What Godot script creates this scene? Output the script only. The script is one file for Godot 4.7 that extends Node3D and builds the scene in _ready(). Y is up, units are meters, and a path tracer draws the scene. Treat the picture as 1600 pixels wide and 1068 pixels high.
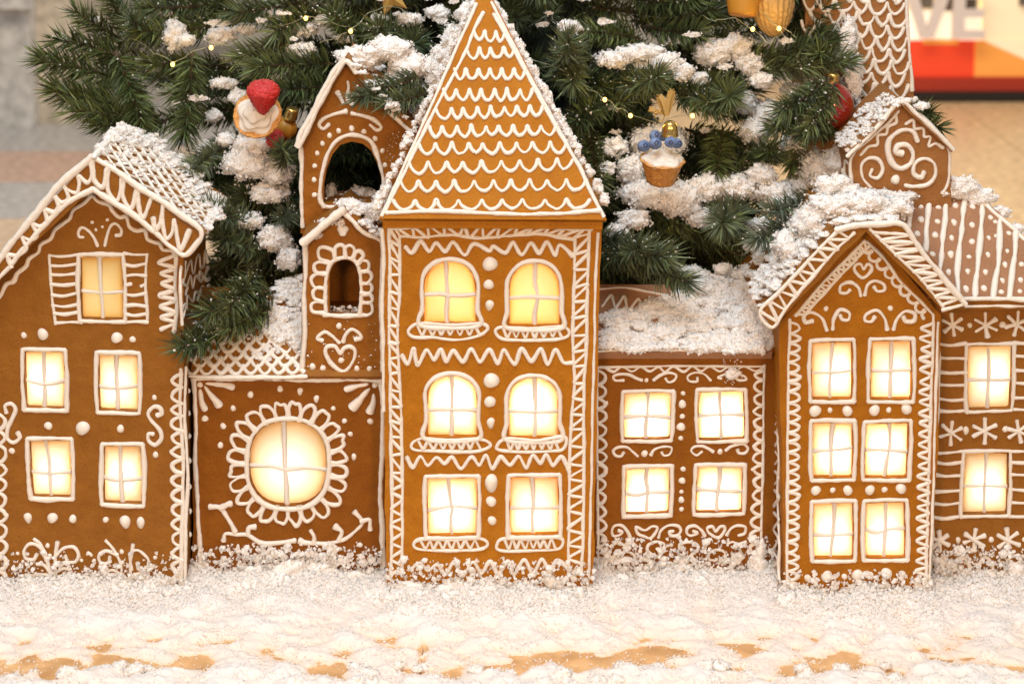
extends Node3D
# A row of iced gingerbread houses in front of a snowy artificial fir, lit from inside.

const FOC := 3000.0            # focal length in units of the survey (1600 x 1068)
const TILT := 9.0              # degrees the camera looks down
const AXIS := 115.0            # survey row of the lens axis (the lens is shifted down)
const DECK := 0.40             # height of the display deck over the mall floor

var eye := Vector3(0, 1.75, 3.015)
var cb: Basis
var wob := FastNoiseLite.new()
var lump_noise := FastNoiseLite.new()
var rng := RandomNumberGenerator.new()
var M := {}
var taken := {}
# survey state: which house is being built, on which plane, and which survey sheet gives the coordinates
var cur: Node3D
var org := Vector3.ZERO
var pl := Plane(Vector3(0, 0, 1), 0.0)
var kx := 0.0
var ky := 0.0
var ks := 1.0
var holes: Array = []
var flake_meshes: Array = []
var cord_seed := 0.0
var taper := 0.0

# ---------------------------------------------------------------- names and tags
func numbered(called: String) -> String:
	var n: int = taken.get(called, -1) + 1
	taken[called] = n
	return called if n == 0 else "%s_%03d" % [called, n]

func thing(called: String, label: String, category: String, at: Vector3, group := "") -> Node3D:
	var o := Node3D.new()
	o.name = numbered(called)
	o.position = at
	add_child(o, true)
	o.set_meta("label", label)
	o.set_meta("category", category)
	if group != "":
		o.set_meta("group", group)
	cur = o
	org = at
	return o

func part(called: String, mesh: Mesh, m: Material, parent: Node = null) -> MeshInstance3D:
	var p: Node = parent if parent else cur
	var o := MeshInstance3D.new()
	o.mesh = mesh
	o.material_override = m
	var key := str(p.get_instance_id()) + called
	var n: int = taken.get(key, -1) + 1
	taken[key] = n
	o.name = called if n == 0 else "%s_%03d" % [called, n]
	p.add_child(o, true)
	return o

func setting(called: String, mesh: Mesh, m: Material, kind := "structure") -> MeshInstance3D:
	var o := MeshInstance3D.new()
	o.mesh = mesh
	o.material_override = m
	o.name = numbered(called)
	add_child(o, true)
	o.set_meta("kind", kind)
	return o

# ---------------------------------------------------------------- survey
func ray(px: float, py: float) -> Vector3:
	return cb * Vector3((px - 800.0) / FOC, (AXIS - py) / FOC, -1.0)

func on(p: Plane, px: float, py: float) -> Vector3:
	var d := ray(px, py)
	return eye + d * ((p.d - p.normal.dot(eye)) / p.normal.dot(d))

func zp(z: float) -> Plane:
	return Plane(Vector3(0, 0, 1), z)

func at(px: float, py: float, z: float) -> Vector3:
	return on(zp(z), px, py)

func sheet(x: float, y: float, s: float) -> void:
	kx = x
	ky = y
	ks = s

func S(x: float, y: float) -> Vector2:
	return Vector2(kx + x / ks, ky + y / ks)

func survey(p: Vector3) -> Vector2:      # back from a point to survey units
	var q := cb.inverse() * (p - eye)
	return Vector2(800.0 - FOC * q.x / q.z, AXIS + FOC * q.y / q.z)

func mm(p: Vector3) -> float:      # metres that one survey unit covers at p
	return (p - eye).dot(-cb.z) / FOC

# ---------------------------------------------------------------- materials
func lin(r: float, g: float, b: float) -> Color:
	return Color(r, g, b).linear_to_srgb()

func mat(called: String, c: Color, rough: float, metal := 0.0) -> StandardMaterial3D:
	var m := StandardMaterial3D.new()
	m.resource_name = called
	m.albedo_color = c
	m.roughness = rough
	m.metallic = metal
	M[called] = m
	return m

func noise_tex(freq: float, oct: int, seed_: int, lo: Color, hi: Color, size := 512, kind := FastNoiseLite.TYPE_SIMPLEX_SMOOTH) -> NoiseTexture2D:
	var n := FastNoiseLite.new()
	n.seed = seed_
	n.noise_type = kind
	n.frequency = freq
	n.fractal_octaves = oct
	var t := NoiseTexture2D.new()
	t.width = size
	t.height = size
	t.seamless = true
	t.noise = n
	var g := Gradient.new()
	g.set_color(0, lo)
	g.set_color(1, hi)
	t.color_ramp = g
	return t

func triplanar(m: StandardMaterial3D, scale: float) -> void:
	m.uv1_triplanar = true
	m.uv1_world_triplanar = true
	m.uv1_scale = Vector3.ONE * scale

func make_materials() -> void:
	var dough := noise_tex(0.010, 5, 3, Color(0.90, 0.875, 0.85), Color(1.0, 1.0, 1.0))
	var dough_relief := noise_tex(0.02, 6, 8, Color(0, 0, 0), Color(1, 1, 1))
	var pores := noise_tex(0.075, 4, 91, Color(0.80, 0.76, 0.72, 1.0), Color(1, 1, 1, 1))
	pores.color_ramp.add_point(0.20, Color(0.86, 0.83, 0.80, 1.0))
	pores.color_ramp.add_point(0.32, Color(0.985, 0.98, 0.975, 1.0))
	pores.color_ramp.add_point(0.80, Color(1, 1, 1, 1))
	var doughs := {
		"dough_amber": lin(0.485, 0.190, 0.012), "dough_brown": lin(0.325, 0.134, 0.020), "dough_dark": lin(0.295, 0.103, 0.008), "dough_deep": lin(0.280, 0.096, 0.008), "dough_gold": lin(0.43, 0.163, 0.009),
		"dough_red": lin(0.335, 0.128, 0.016), "dough_pale": lin(0.40, 0.215, 0.12), "dough_back": lin(0.37, 0.17, 0.055),
	}
	for k in doughs:
		var m := mat(k, doughs[k], 0.58)
		m.albedo_texture = dough
		m.heightmap_enabled = true
		m.heightmap_texture = dough_relief
		m.heightmap_scale = 0.17
		m.detail_enabled = true
		m.detail_blend_mode = BaseMaterial3D.BLEND_MODE_MUL
		m.detail_albedo = pores
		m.detail_uv_layer = BaseMaterial3D.DETAIL_UV_2
		m.uv2_triplanar = true
		m.uv2_world_triplanar = true
		m.uv2_scale = Vector3.ONE * 6.1
		m.metallic_specular = 0.27
		triplanar(m, 3.3)
	var ic := mat("icing", lin(0.83, 0.775, 0.695), 0.33)
	ic.metallic_specular = 0.45
	ic.heightmap_enabled = true
	ic.heightmap_texture = noise_tex(0.03, 3, 21, Color(0, 0, 0), Color(1, 1, 1), 256)
	ic.heightmap_scale = 0.10
	triplanar(ic, 9.0)
	var sn := mat("snow", lin(0.87, 0.85, 0.83), 0.9)
	sn.heightmap_enabled = true
	sn.heightmap_texture = noise_tex(0.06, 5, 31, Color(0, 0, 0), Color(1, 1, 1))
	sn.heightmap_scale = 0.35
	triplanar(sn, 6.0)
	var ds := mat("powder_snow", Color.WHITE, 0.9)
	ds.vertex_color_use_as_albedo = true
	var fl := mat("snow_flake", lin(0.90, 0.875, 0.84), 0.7)
	fl.backlight_enabled = true
	fl.backlight = Color(0.7, 0.7, 0.7)
	var pane := mat("amber_pane", Color.WHITE, 0.5)
	pane.vertex_color_use_as_albedo = true
	pane.backlight_enabled = true
	pane.backlight = Color(1.0, 1.0, 1.0)
	var nd := mat("fir_needle", Color.WHITE, 0.38)
	nd.vertex_color_use_as_albedo = true
	nd.metallic_specular = 0.35
	mat("fir_twig", lin(0.085, 0.055, 0.035), 0.85)
	mat("wire", lin(0.40, 0.40, 0.26), 0.5)
	var bulb := mat("bulb_glow", Color(1.0, 0.85, 0.55), 0.4)
	bulb.emission_enabled = true
	bulb.emission = Color(1.0, 0.80, 0.42)
	bulb.emission_energy_multiplier = 3.5
	var house_bulb := mat("house_bulb_glow", Color(1.0, 0.9, 0.75), 0.4)
	house_bulb.emission_enabled = true
	house_bulb.emission = Color(1.0, 0.85, 0.6)
	house_bulb.emission_energy_multiplier = 2.0

# ---------------------------------------------------------------- mesh helpers
class Shape:
	var v := PackedVector3Array()
	var n := PackedVector3Array()
	var c := PackedColorArray()
	var i := PackedInt32Array()
	var colored := false
	func tri(a: Vector3, b: Vector3, d: Vector3, nn: Vector3) -> void:
		var k := v.size()
		v.append(a)
		if (b - a).cross(d - a).dot(nn) > 0.0:
			v.append(d)
			v.append(b)
		else:
			v.append(b)
			v.append(d)
		for j in 3:
			n.append(nn)
			i.append(k + j)
	func quad(a: Vector3, b: Vector3, d: Vector3, e: Vector3, nn: Vector3) -> void:
		tri(a, b, d, nn)
		tri(a, d, e, nn)
	func box(lo: Vector3, hi: Vector3) -> void:
		var p := [lo, hi]
		for ax in 3:
			for s in 2:
				var nn := Vector3.ZERO
				nn[ax] = 1.0 if s == 1 else -1.0
				var u := (ax + 1) % 3
				var w := (ax + 2) % 3
				var q := []
				for st in [[0, 0], [1, 0], [1, 1], [0, 1]]:
					var r := Vector3.ZERO
					r[ax] = p[s][ax]
					r[u] = p[st[0]][u]
					r[w] = p[st[1]][w]
					q.append(r)
				quad(q[0], q[1], q[2], q[3], nn)
	func done() -> ArrayMesh:
		var arr := []
		arr.resize(Mesh.ARRAY_MAX)
		arr[Mesh.ARRAY_VERTEX] = v
		arr[Mesh.ARRAY_NORMAL] = n
		if colored:
			arr[Mesh.ARRAY_COLOR] = c
		arr[Mesh.ARRAY_INDEX] = i
		var m := ArrayMesh.new()
		m.add_surface_from_arrays(Mesh.PRIMITIVE_TRIANGLES, arr)
		return m

func catmull(p: PackedVector2Array, closed: bool, step: float) -> PackedVector2Array:
	var out := PackedVector2Array()
	var n := p.size()
	var last := n if closed else n - 1
	for i in last:
		var a := p[(i - 1 + n) % n] if closed or i > 0 else p[0] * 2.0 - p[1]
		var b := p[i]
		var c := p[(i + 1) % n]
		var d := p[(i + 2) % n] if closed or i + 2 < n else c * 2.0 - b
		var k := maxi(1, int(ceil(b.distance_to(c) / step)))
		for j in k:
			var t := float(j) / k
			out.append(0.5 * (2.0 * b + (c - a) * t + (2.0 * a - 5.0 * b + 4.0 * c - d) * t * t + (3.0 * b - a - 3.0 * c + d) * t * t * t))
	if not closed:
		out.append(p[n - 1])
	return out

# a tube along points with radii, flattened against the plane normal nn (nn zero: a free round tube)
func tube(sh: Shape, c: PackedVector3Array, r: PackedFloat32Array, nn: Vector3, closed: bool, sides := 8, lift := 0.25, squash := 0.85) -> void:
	var n := c.size()
	if n < 2:
		return
	var k0 := sh.v.size()
	var side := Vector3.ZERO
	for i in n:
		var a := c[(i - 1 + n) % n] if closed or i > 0 else c[0]
		var b := c[(i + 1) % n] if closed or i < n - 1 else c[n - 1]
		var t := (b - a).normalized()
		var up := nn
		if nn == Vector3.ZERO:
			if side == Vector3.ZERO:
				side = t.cross(Vector3(0.3, 1, 0.2)).normalized()
			side = (side - t * side.dot(t)).normalized()
			up = side.cross(t).normalized() * -1.0
		var bi := t.cross(up).normalized()
		for s in sides:
			var ang := TAU * s / sides
			var dir := bi * cos(ang) + up * sin(ang)
			sh.v.append(c[i] + bi * cos(ang) * r[i] + up * (sin(ang) * squash + lift) * r[i])
			sh.n.append(dir)
	for i in (n if closed else n - 1):
		var i2 := (i + 1) % n
		for s in sides:
			var s2 := (s + 1) % sides
			var a := k0 + i * sides + s
			var b := k0 + i * sides + s2
			var d := k0 + i2 * sides + s2
			var e := k0 + i2 * sides + s
			sh.i.append_array(PackedInt32Array([a, b, d, a, d, e]))

# piped icing: survey points on the current plane, radius in survey units
func cord_into(sh: Shape, pts: PackedVector2Array, r: float, closed := false, blob := 1.2, lift := 0.25) -> void:
	r *= 0.85
	var path := catmull(pts, closed, maxf(1.6, r * 0.55))
	cord_seed += 37.3
	var c := PackedVector3Array()
	var rad := PackedFloat32Array()
	var n := path.size()
	if not closed and n > 1:
		var d0 := (path[0] - path[1]).normalized()
		var d1 := (path[n - 1] - path[n - 2]).normalized()
		var full := PackedVector2Array()
		for q in [0.95, 0.8, 0.5]:
			full.append(path[0] + d0 * r * q)
		full.append_array(path)
		for q in [0.5, 0.8, 0.95]:
			full.append(path[n - 1] + d1 * r * q)
		path = full
		n = path.size()
	var total := 0.0
	for i in n:
		if i > 0:
			total += path[i].distance_to(path[i - 1])
		var s := total + cord_seed
		var amp := r * 0.16
		var fade := 1.0
		if closed:
			fade = clampf(minf(i, n - i) / 8.0, 0.0, 1.0)
		var q := path[i] + Vector2(wob.get_noise_2d(s * 1.3, 7.0), wob.get_noise_2d(s * 1.3, 91.0)) * amp * 2.2 * fade
		var p := on(pl, q.x, q.y)
		var w := 1.0 + 0.42 * wob.get_noise_2d(s * 1.1, 50.0) * fade + 0.22 * wob.get_noise_2d(s * 4.0, 20.0) * fade
		if i > 2 and i < n - 3:      # icing piles up where the nozzle turns
			var t0 := (path[i] - path[i - 3]).normalized()
			var t1 := (path[i + 3] - path[i]).normalized()
			w *= 1.0 + 0.13 * clampf(1.0 - t0.dot(t1), 0.0, 1.0)
		if not closed:
			var e := minf(total, 0.0)
			var near := mini(i, n - 1 - i)
			if near == 0:
				w *= 0.30
			elif near == 1:
				w *= 0.62
			elif near == 2:
				w *= 0.90
			w *= lerpf(1.0, 0.30 + 0.95 * pow(float(i) / n, 0.8), taper)
			if blob > 1.0:
				w *= 1.0 + (blob - 1.0) * exp(-pow(near / 5.0, 2.0))
		c.append(p - org)
		rad.append(r * w * mm(p))
	tube(sh, c, rad, pl.normal, closed, 8, lift)

func vecs(a: Array) -> PackedVector2Array:
	var p := PackedVector2Array()
	for i in a.size() / 2:
		p.append(S(a[i * 2], a[i * 2 + 1]))
	return p

func cord(called: String, a: Array, r := 4.0, closed := false, parent: Node = null, blob := 1.2) -> MeshInstance3D:
	var sh := Shape.new()
	cord_into(sh, vecs(a), r, closed, blob)
	return part(called, sh.done(), M.icing, parent)

# kind 0: zigzag, 1: bowls with tips on the perp side, 2: looped waves
func wave_points(ax: float, ay: float, bx: float, by: float, n: float, amp: float, kind: int) -> PackedVector2Array:
	var a := S(ax, ay)
	var b := S(bx, by)
	var d := b - a
	var perp := Vector2(d.y, -d.x).normalized()
	var h := amp / ks
	var out := PackedVector2Array()
	var per := 2 if kind == 0 else 8
	var k := int(round(n * per))
	cord_seed += 11.7
	for i in k + 1:
		var u := float(i) / per
		var jit := 0.16 * wob.get_noise_2d(floor(u + 0.5) * 40.0 + cord_seed, 3.0)
		var big := 1.0 + 0.34 * wob.get_noise_2d(floor(u + 0.5) * 55.0 + cord_seed, 13.0)
		var al := u + jit
		var o := 0.0
		if kind == 0:
			o = h * big * (1.0 if i % 2 == 0 else -1.0)
		elif kind == 1:
			o = h * big * (1.0 - 2.0 * pow(absf(sin(PI * u)), 0.75))
		else:
			al += 0.20 * sin(TAU * u)
			o = h * big * cos(TAU * u)
		out.append(a + d * clampf(al / n, -0.01, 1.01) + perp * o)
	return out

func zig(called: String, ax: float, ay: float, bx: float, by: float, n: float, amp: float, r := 3.6, kind := 1, parent: Node = null) -> MeshInstance3D:
	var sh := Shape.new()
	cord_into(sh, wave_points(ax, ay, bx, by, n, amp, kind), r)
	return part(called, sh.done(), M.icing, parent)

# zigzag between two border lines
func lace(called: String, o: Array, q: Array, n: int, r := 3.0, parent: Node = null) -> void:
	var a := catmull(vecs(o), false, 2.0)
	var b := catmull(vecs(q), false, 2.0)
	var p := PackedVector2Array()
	for i in n * 2 + 1:
		var t := (i + 0.35 * wob.get_noise_1d(i * 33.0 + cord_seed)) / (n * 2.0)
		var src := a if i % 2 == 0 else b
		p.append(src[clampi(int(t * (src.size() - 1)), 0, src.size() - 1)])
	var sh := Shape.new()
	cord_into(sh, p, r)
	part(called, sh.done(), M.icing, parent)

# a kiss of icing: rounded dot with a small off-centre tip
func dot(x: float, y: float, r: float, drop := 0.0, called := "icing_dot") -> void:
	var q := S(x, y)
	var p := on(pl, q.x, q.y)
	var rad := r / ks * mm(p)
	var sh := Shape.new()
	var nn := pl.normal
	var u := Vector3(1, 0, 0)
	if absf(nn.x) > 0.8:
		u = Vector3(0, 0, 1)
	u = (u - nn * nn.dot(u)).normalized()
	var w := nn.cross(u)
	if w.y < 0:
		w = -w
	var seg := 14
	var rings := 6
	var tip := Vector2(rng.randf_range(-0.35, 0.35), rng.randf_range(-0.5, 0.1)) * 0.8
	var ph := rng.randf() * 6.0
	for i in rings + 1:
		var t := float(i) / rings * PI * 0.5
		for s in seg:
			var an := TAU * s / seg
			var rr := rad * cos(t) * (1.0 + 0.07 * sin(an * 2.0 + ph) + 0.04 * sin(an * 3.0 + ph * 2.0))
			var ox := cos(an) * rr + tip.x * rad * pow(sin(t), 3.0) * 0.6
			var oy := sin(an) * rr * (1.0 + (drop * 0.8 if sin(an) < 0.0 else 0.1) * absf(sin(an))) + tip.y * rad * pow(sin(t), 3.0) * 0.6
			var hh := rad * (0.62 * sin(t) + 0.16 * pow(sin(t), 8.0))
			sh.v.append(p - org + u * ox + w * oy + nn * (hh - 0.0006))
			sh.n.append((u * cos(an) * cos(t) + w * sin(an) * cos(t) + nn * (sin(t) + 0.15)).normalized())
	var flip := u.cross(w).dot(nn) > 0
	for i in rings:
		for s in seg:
			var a := i * seg + s
			var b := i * seg + (s + 1) % seg
			var d := b + seg
			var e := a + seg
			if flip:
				sh.i.append_array(PackedInt32Array([a, d, b, a, e, d]))
			else:
				sh.i.append_array(PackedInt32Array([a, b, d, a, d, e]))
	part(called, sh.done(), M.icing)

func dots(a: Array) -> void:      # x, y, radius triples; a negative radius is a drop with a tail
	for i in a.size() / 3:
		dot(a[i * 3], a[i * 3 + 1], absf(a[i * 3 + 2]), 0.9 if a[i * 3 + 2] < 0 else 0.0)

func star(x: float, y: float, r: float) -> void:
	var sh := Shape.new()
	var turn := rng.randf_range(-0.15, 0.15)
	for k in 3:
		var an := PI / 2 + k * PI / 3 + turn
		var d := Vector2(cos(an), sin(an)) * r
		var e := d.rotated(rng.randf_range(-0.15, 0.15))
		cord_into(sh, vecs([x - d.x, y - d.y, x + rng.randf_range(-2, 2), y + rng.randf_range(-2, 2), x + e.x, y + e.y]), 3.4, false, 1.45, 0.2 + 0.2 * k)
	part("icing_star", sh.done(), M.icing)

func heart(x: float, y: float, w: float, r: float) -> void:   # a solid little heart
	var sh := Shape.new()
	cord_into(sh, vecs([x - w * 0.24, y - w * 0.12, x - w * 0.12, y + w * 0.05, x, y + w * 0.28]), r, false, 1.25)
	cord_into(sh, vecs([x + w * 0.24, y - w * 0.12, x + w * 0.12, y + w * 0.05, x, y + w * 0.28]), r, false, 1.25, 0.3)
	part("icing_heart", sh.done(), M.icing)

# ---------------------------------------------------------------- walls
func roughen(p: PackedVector2Array, step := 0.02, amp := 0.0012) -> PackedVector2Array:
	var out := PackedVector2Array()
	for i in p.size():
		var a := p[i]
		var b := p[(i + 1) % p.size()]
		var k := maxi(1, int(a.distance_to(b) / step))
		for j in k:
			var q := a.lerp(b, float(j) / k)
			out.append(q + Vector2(wob.get_noise_2d(q.x * 900.0, q.y * 900.0), wob.get_noise_2d(q.x * 900.0 + 500.0, q.y * 900.0)) * amp * 2.0)
	return out

func area2(p: PackedVector2Array) -> float:
	var s := 0.0
	for i in p.size():
		s += p[i].cross(p[(i + 1) % p.size()])
	return s

func rim_faces(sh: Shape, p: PackedVector2Array, z0: float, z1: float, outward: bool) -> void:
	var sgn := 1.0 if area2(p) > 0 else -1.0
	if not outward:
		sgn = -sgn
	for i in p.size():
		var a := p[i]
		var b := p[(i + 1) % p.size()]
		var d := (b - a).normalized()
		var nn := Vector3(d.y, -d.x, 0) * sgn
		sh.quad(Vector3(a.x, a.y, z0) - org, Vector3(b.x, b.y, z0) - org, Vector3(b.x, b.y, z1) - org, Vector3(a.x, a.y, z1) - org, nn)

func to_plane(px: PackedVector2Array, z: float) -> PackedVector2Array:
	var o := PackedVector2Array()
	for q in px:
		var p := at(q.x, q.y, z)
		o.append(Vector2(p.x, p.y))
	return o

# upright panel: outline and holes in survey units at depth z, given thickness
func panel_mesh(outline: PackedVector2Array, z: float, thick: float, hole_px: Array) -> ArrayMesh:
	var o := roughen(to_plane(outline, z))
	var hs := []
	var cuts := []
	for h in hole_px:
		var w := to_plane(h, z)
		hs.append(w)
		var lo := INF
		var hi := -INF
		for q in w:
			lo = minf(lo, q.x)
			hi = maxf(hi, q.x)
		var found := false
		for c in cuts:
			if c > lo + (hi - lo) * 0.12 and c < hi - (hi - lo) * 0.12:
				found = true
		if not found:
			cuts.append((lo + hi) * 0.5)
	cuts.sort()
	var sh := Shape.new()
	var edge := -9.0
	for i in cuts.size() + 1:
		var nxt: float = cuts[i] if i < cuts.size() else 9.0
		var strip := PackedVector2Array([Vector2(edge, -9), Vector2(nxt, -9), Vector2(nxt, 9), Vector2(edge, 9)])
		edge = nxt
		var pieces := Geometry2D.intersect_polygons(o, strip)
		for h in hs:
			var more: Array = []
			for q in pieces:
				for x in Geometry2D.clip_polygons(q, h):
					if not Geometry2D.is_polygon_clockwise(x):
						more.append(x)
			pieces.assign(more)
		for q in pieces:
			var t := Geometry2D.triangulate_polygon(q)
			for k in t.size() / 3:
				var a: Vector2 = q[t[k * 3]]
				var b: Vector2 = q[t[k * 3 + 1]]
				var c: Vector2 = q[t[k * 3 + 2]]
				sh.tri(Vector3(a.x, a.y, z) - org, Vector3(b.x, b.y, z) - org, Vector3(c.x, c.y, z) - org, Vector3(0, 0, 1))
				sh.tri(Vector3(a.x, a.y, z - thick) - org, Vector3(b.x, b.y, z - thick) - org, Vector3(c.x, c.y, z - thick) - org, Vector3(0, 0, -1))
	rim_faces(sh, o, z, z - thick, true)
	for h in hs:
		rim_faces(sh, h, z, z - thick, false)
	return sh.done()

func panel(called: String, a: Array, z: float, thick: float, m: Material, hole_px := [], parent: Node = null) -> MeshInstance3D:
	return part(called, panel_mesh(vecs(a), z, thick, hole_px), m, parent)

# walls behind a front panel: two sides that follow the panel's own edges, and a back; x at the top and x at the foot, in survey units
func shell(x0: float, x1: float, y_low: float, y_high: float, z: float, depth: float, m: Material, back := true, f0 := INF, f1 := INF, y_left := INF) -> void:
	var a := at(x0, y_high if y_left == INF else y_left, z)
	var b := at(x1, y_high, z)
	var c := at(x0 if f0 == INF else f0, y_low, z)
	var d := at(x1 if f1 == INF else f1, y_low, z)
	var t := 0.012
	for s in [[a, c, 1.0], [b, d, -1.0]]:
		var top: Vector3 = s[0] - org
		var foot: Vector3 = s[1] - org
		var w := Vector3(t * s[2], 0, 0)
		var f := Vector3(0, 0, -0.0145)
		var k := Vector3(0, 0, -depth)
		var nn := Vector3(-s[2], 0, 0)
		var sh := Shape.new()
		sh.quad(top + f, foot + f, foot + k, top + k, nn)
		sh.quad(top + f + w, foot + f + w, foot + k + w, top + k + w, -nn)
		sh.quad(top + f, top + k, top + k + w, top + f + w, Vector3.UP)
		sh.quad(top + f, foot + f, foot + f + w, top + f + w, Vector3.BACK)
		sh.quad(top + k, foot + k, foot + k + w, top + k + w, Vector3.FORWARD)
		part("side_wall", sh.done(), m)
	if back:
		var sh := Shape.new()
		sh.box(Vector3(minf(a.x, c.x) + t, c.y, z - depth) - org, Vector3(maxf(b.x, d.x) - t, minf(a.y, b.y), z - depth + t) - org)
		part("back_wall", sh.done(), m)

# ---------------------------------------------------------------- windows
func arch_points(x0: float, x1: float, y_low: float, y_spring: float, y_top: float) -> PackedVector2Array:
	var p := PackedVector2Array([S(x0, y_low), S(x0, lerpf(y_low, y_spring, 0.5))])
	for i in 13:
		var t := PI - PI * i / 12.0
		p.append(S((x0 + x1) / 2.0 + cos(t) * (x1 - x0) / 2.0, y_spring - (y_spring - y_top) * pow(sin(t), 0.8)))
	p.append(S(x1, lerpf(y_low, y_spring, 0.5)))
	p.append(S(x1, y_low))
	return p

func quad_points(q: Array) -> PackedVector2Array:
	var c := vecs(q)
	var p := PackedVector2Array()
	for i in 4:
		var a := c[i]
		var b := c[(i + 1) % 4]
		var before := c[(i + 3) % 4]
		p.append(a.lerp(before, 0.035))
		p.append(a.lerp(b, 0.035))
		p.append(a.lerp(b, 0.35))
		p.append(a.lerp(b, 0.65))
	return p

func pane_mesh(h: PackedVector2Array, z: float, tint: Color) -> ArrayMesh:
	var sh := Shape.new()
	sh.colored = true
	var c := Vector2.ZERO
	for q in h:
		c += q / h.size()
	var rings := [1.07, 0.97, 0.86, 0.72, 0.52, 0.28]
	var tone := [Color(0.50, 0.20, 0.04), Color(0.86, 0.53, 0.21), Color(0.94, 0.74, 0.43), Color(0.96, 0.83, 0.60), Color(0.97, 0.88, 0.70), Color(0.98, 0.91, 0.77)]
	var n := h.size()
	for k in rings.size():
		for i in n:
			var s: float = rings[k] * (1.0 + (0.02 * wob.get_noise_2d(i * 40.0, k * 20.0 + c.x) if k > 0 else 0.0))
			var q := c + (h[i] - c) * s
			var p := at(q.x, q.y, z)
			sh.v.append(p - org)
			sh.n.append(Vector3(0, 0, 1))
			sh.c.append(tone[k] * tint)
	var mid := at(c.x, c.y, z)
	sh.v.append(mid - org)
	sh.n.append(Vector3(0, 0, 1))
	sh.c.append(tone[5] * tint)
	var ccw := area2(to_plane(h, z)) > 0
	for k in rings.size():
		for i in n:
			var a := k * n + i
			var b := k * n + (i + 1) % n
			var t := [a, b, sh.v.size() - 1] if k == rings.size() - 1 else [a, b, b + n, a, b + n, a + n]
			for j in t.size() / 3:
				if ccw:
					sh.i.append_array(PackedInt32Array([t[j * 3], t[j * 3 + 2], t[j * 3 + 1]]))
				else:
					sh.i.append_array(PackedInt32Array([t[j * 3], t[j * 3 + 1], t[j * 3 + 2]]))
	return sh.done()

# h: outline of the opening in survey units
func window(h: PackedVector2Array, z: float, bars: Array, off: float, r: float, power: float, back := 0.042) -> MeshInstance3D:
	holes.append(h)
	var c := Vector2.ZERO
	for q in h:
		c += q / h.size()
	var ring := PackedVector2Array()
	for q in h:
		var d := q - c
		ring.append(c + d + d.normalized() * off + Vector2(0, 0))
	var sh := Shape.new()
	cord_into(sh, ring, r, true)
	var w := part("window", sh.done(), M.icing)
	var lp := at(c.x, c.y, z - back) + Vector3(rng.randf_range(-0.010, 0.010), rng.randf_range(-0.008, 0.012), rng.randf_range(-0.006, 0.003))
	part("pane", pane_mesh(h, z - 0.012, Color(1.0, 0.93, 0.58) if back > 0.09 else Color.WHITE), M.amber_pane, w)
	var keep := pl
	pl = zp(z - 0.009)
	for b in bars:
		cord("glazing_bar", b, r * 0.88, false, w)
	pl = keep
	var bs := SphereMesh.new()
	bs.radius = 0.007
	bs.height = 0.014
	bs.radial_segments = 10
	bs.rings = 6
	var bm := part("bulb", bs, M.house_bulb_glow)
	bm.position = lp - org
	var l := OmniLight3D.new()
	l.light_color = Color(1.0, 0.95, 0.86)
	l.light_energy = power * 0.22 * rng.randf_range(0.85, 1.25)
	l.light_size = 0.012
	l.omni_range = 3.0
	l.omni_attenuation = 2.0
	l.shadow_enabled = true
	l.name = "bulb_light"
	l.position = lp - org
	cur.add_child(l, true)
	return w

# slab: four or more corners of its upper face, thickness downwards along its normal
func slab_mesh(c: Array, thick: float) -> ArrayMesh:
	var sh := Shape.new()
	var nn: Vector3 = (c[1] - c[0]).cross(c[2] - c[0]).normalized()
	if nn.y < 0 or (absf(nn.y) < 0.02 and nn.z < 0):
		nn = -nn
	var mid := Vector3.ZERO
	for q in c:
		mid += q / c.size()
	var n := c.size()
	for i in n - 2:
		sh.tri(c[0] - org, c[i + 1] - org, c[i + 2] - org, nn)
		sh.tri(c[0] - nn * thick - org, c[i + 1] - nn * thick - org, c[i + 2] - nn * thick - org, -nn)
	for i in n:
		var a: Vector3 = c[i]
		var b: Vector3 = c[(i + 1) % n]
		var e := (b - a).normalized().cross(nn).normalized()
		if e.dot((a + b) * 0.5 - mid) < 0:
			e = -e
		sh.quad(a - org, b - org, b - nn * thick - org, a - nn * thick - org, e)
	return sh.done()

func slope_plane(ax: float, ay: float, bx: float, by: float, z: float) -> Plane:
	var a := S(ax, ay)
	var b := S(bx, by)
	var p := at(a.x, a.y, z)
	var q := at(b.x, b.y, z)
	var nn := (q - p).cross(Vector3(0, 0, -1)).normalized()
	if nn.y < 0:
		nn = -nn
	return Plane(nn, nn.dot(p))

func side_plane(x: float, y: float, z: float, sgn: float) -> Plane:
	var a := S(x, y)
	return Plane(Vector3(sgn, 0, 0), at(a.x, a.y, z).x * sgn)

const VILLAGE := "gingerbread houses of the village"

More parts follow.
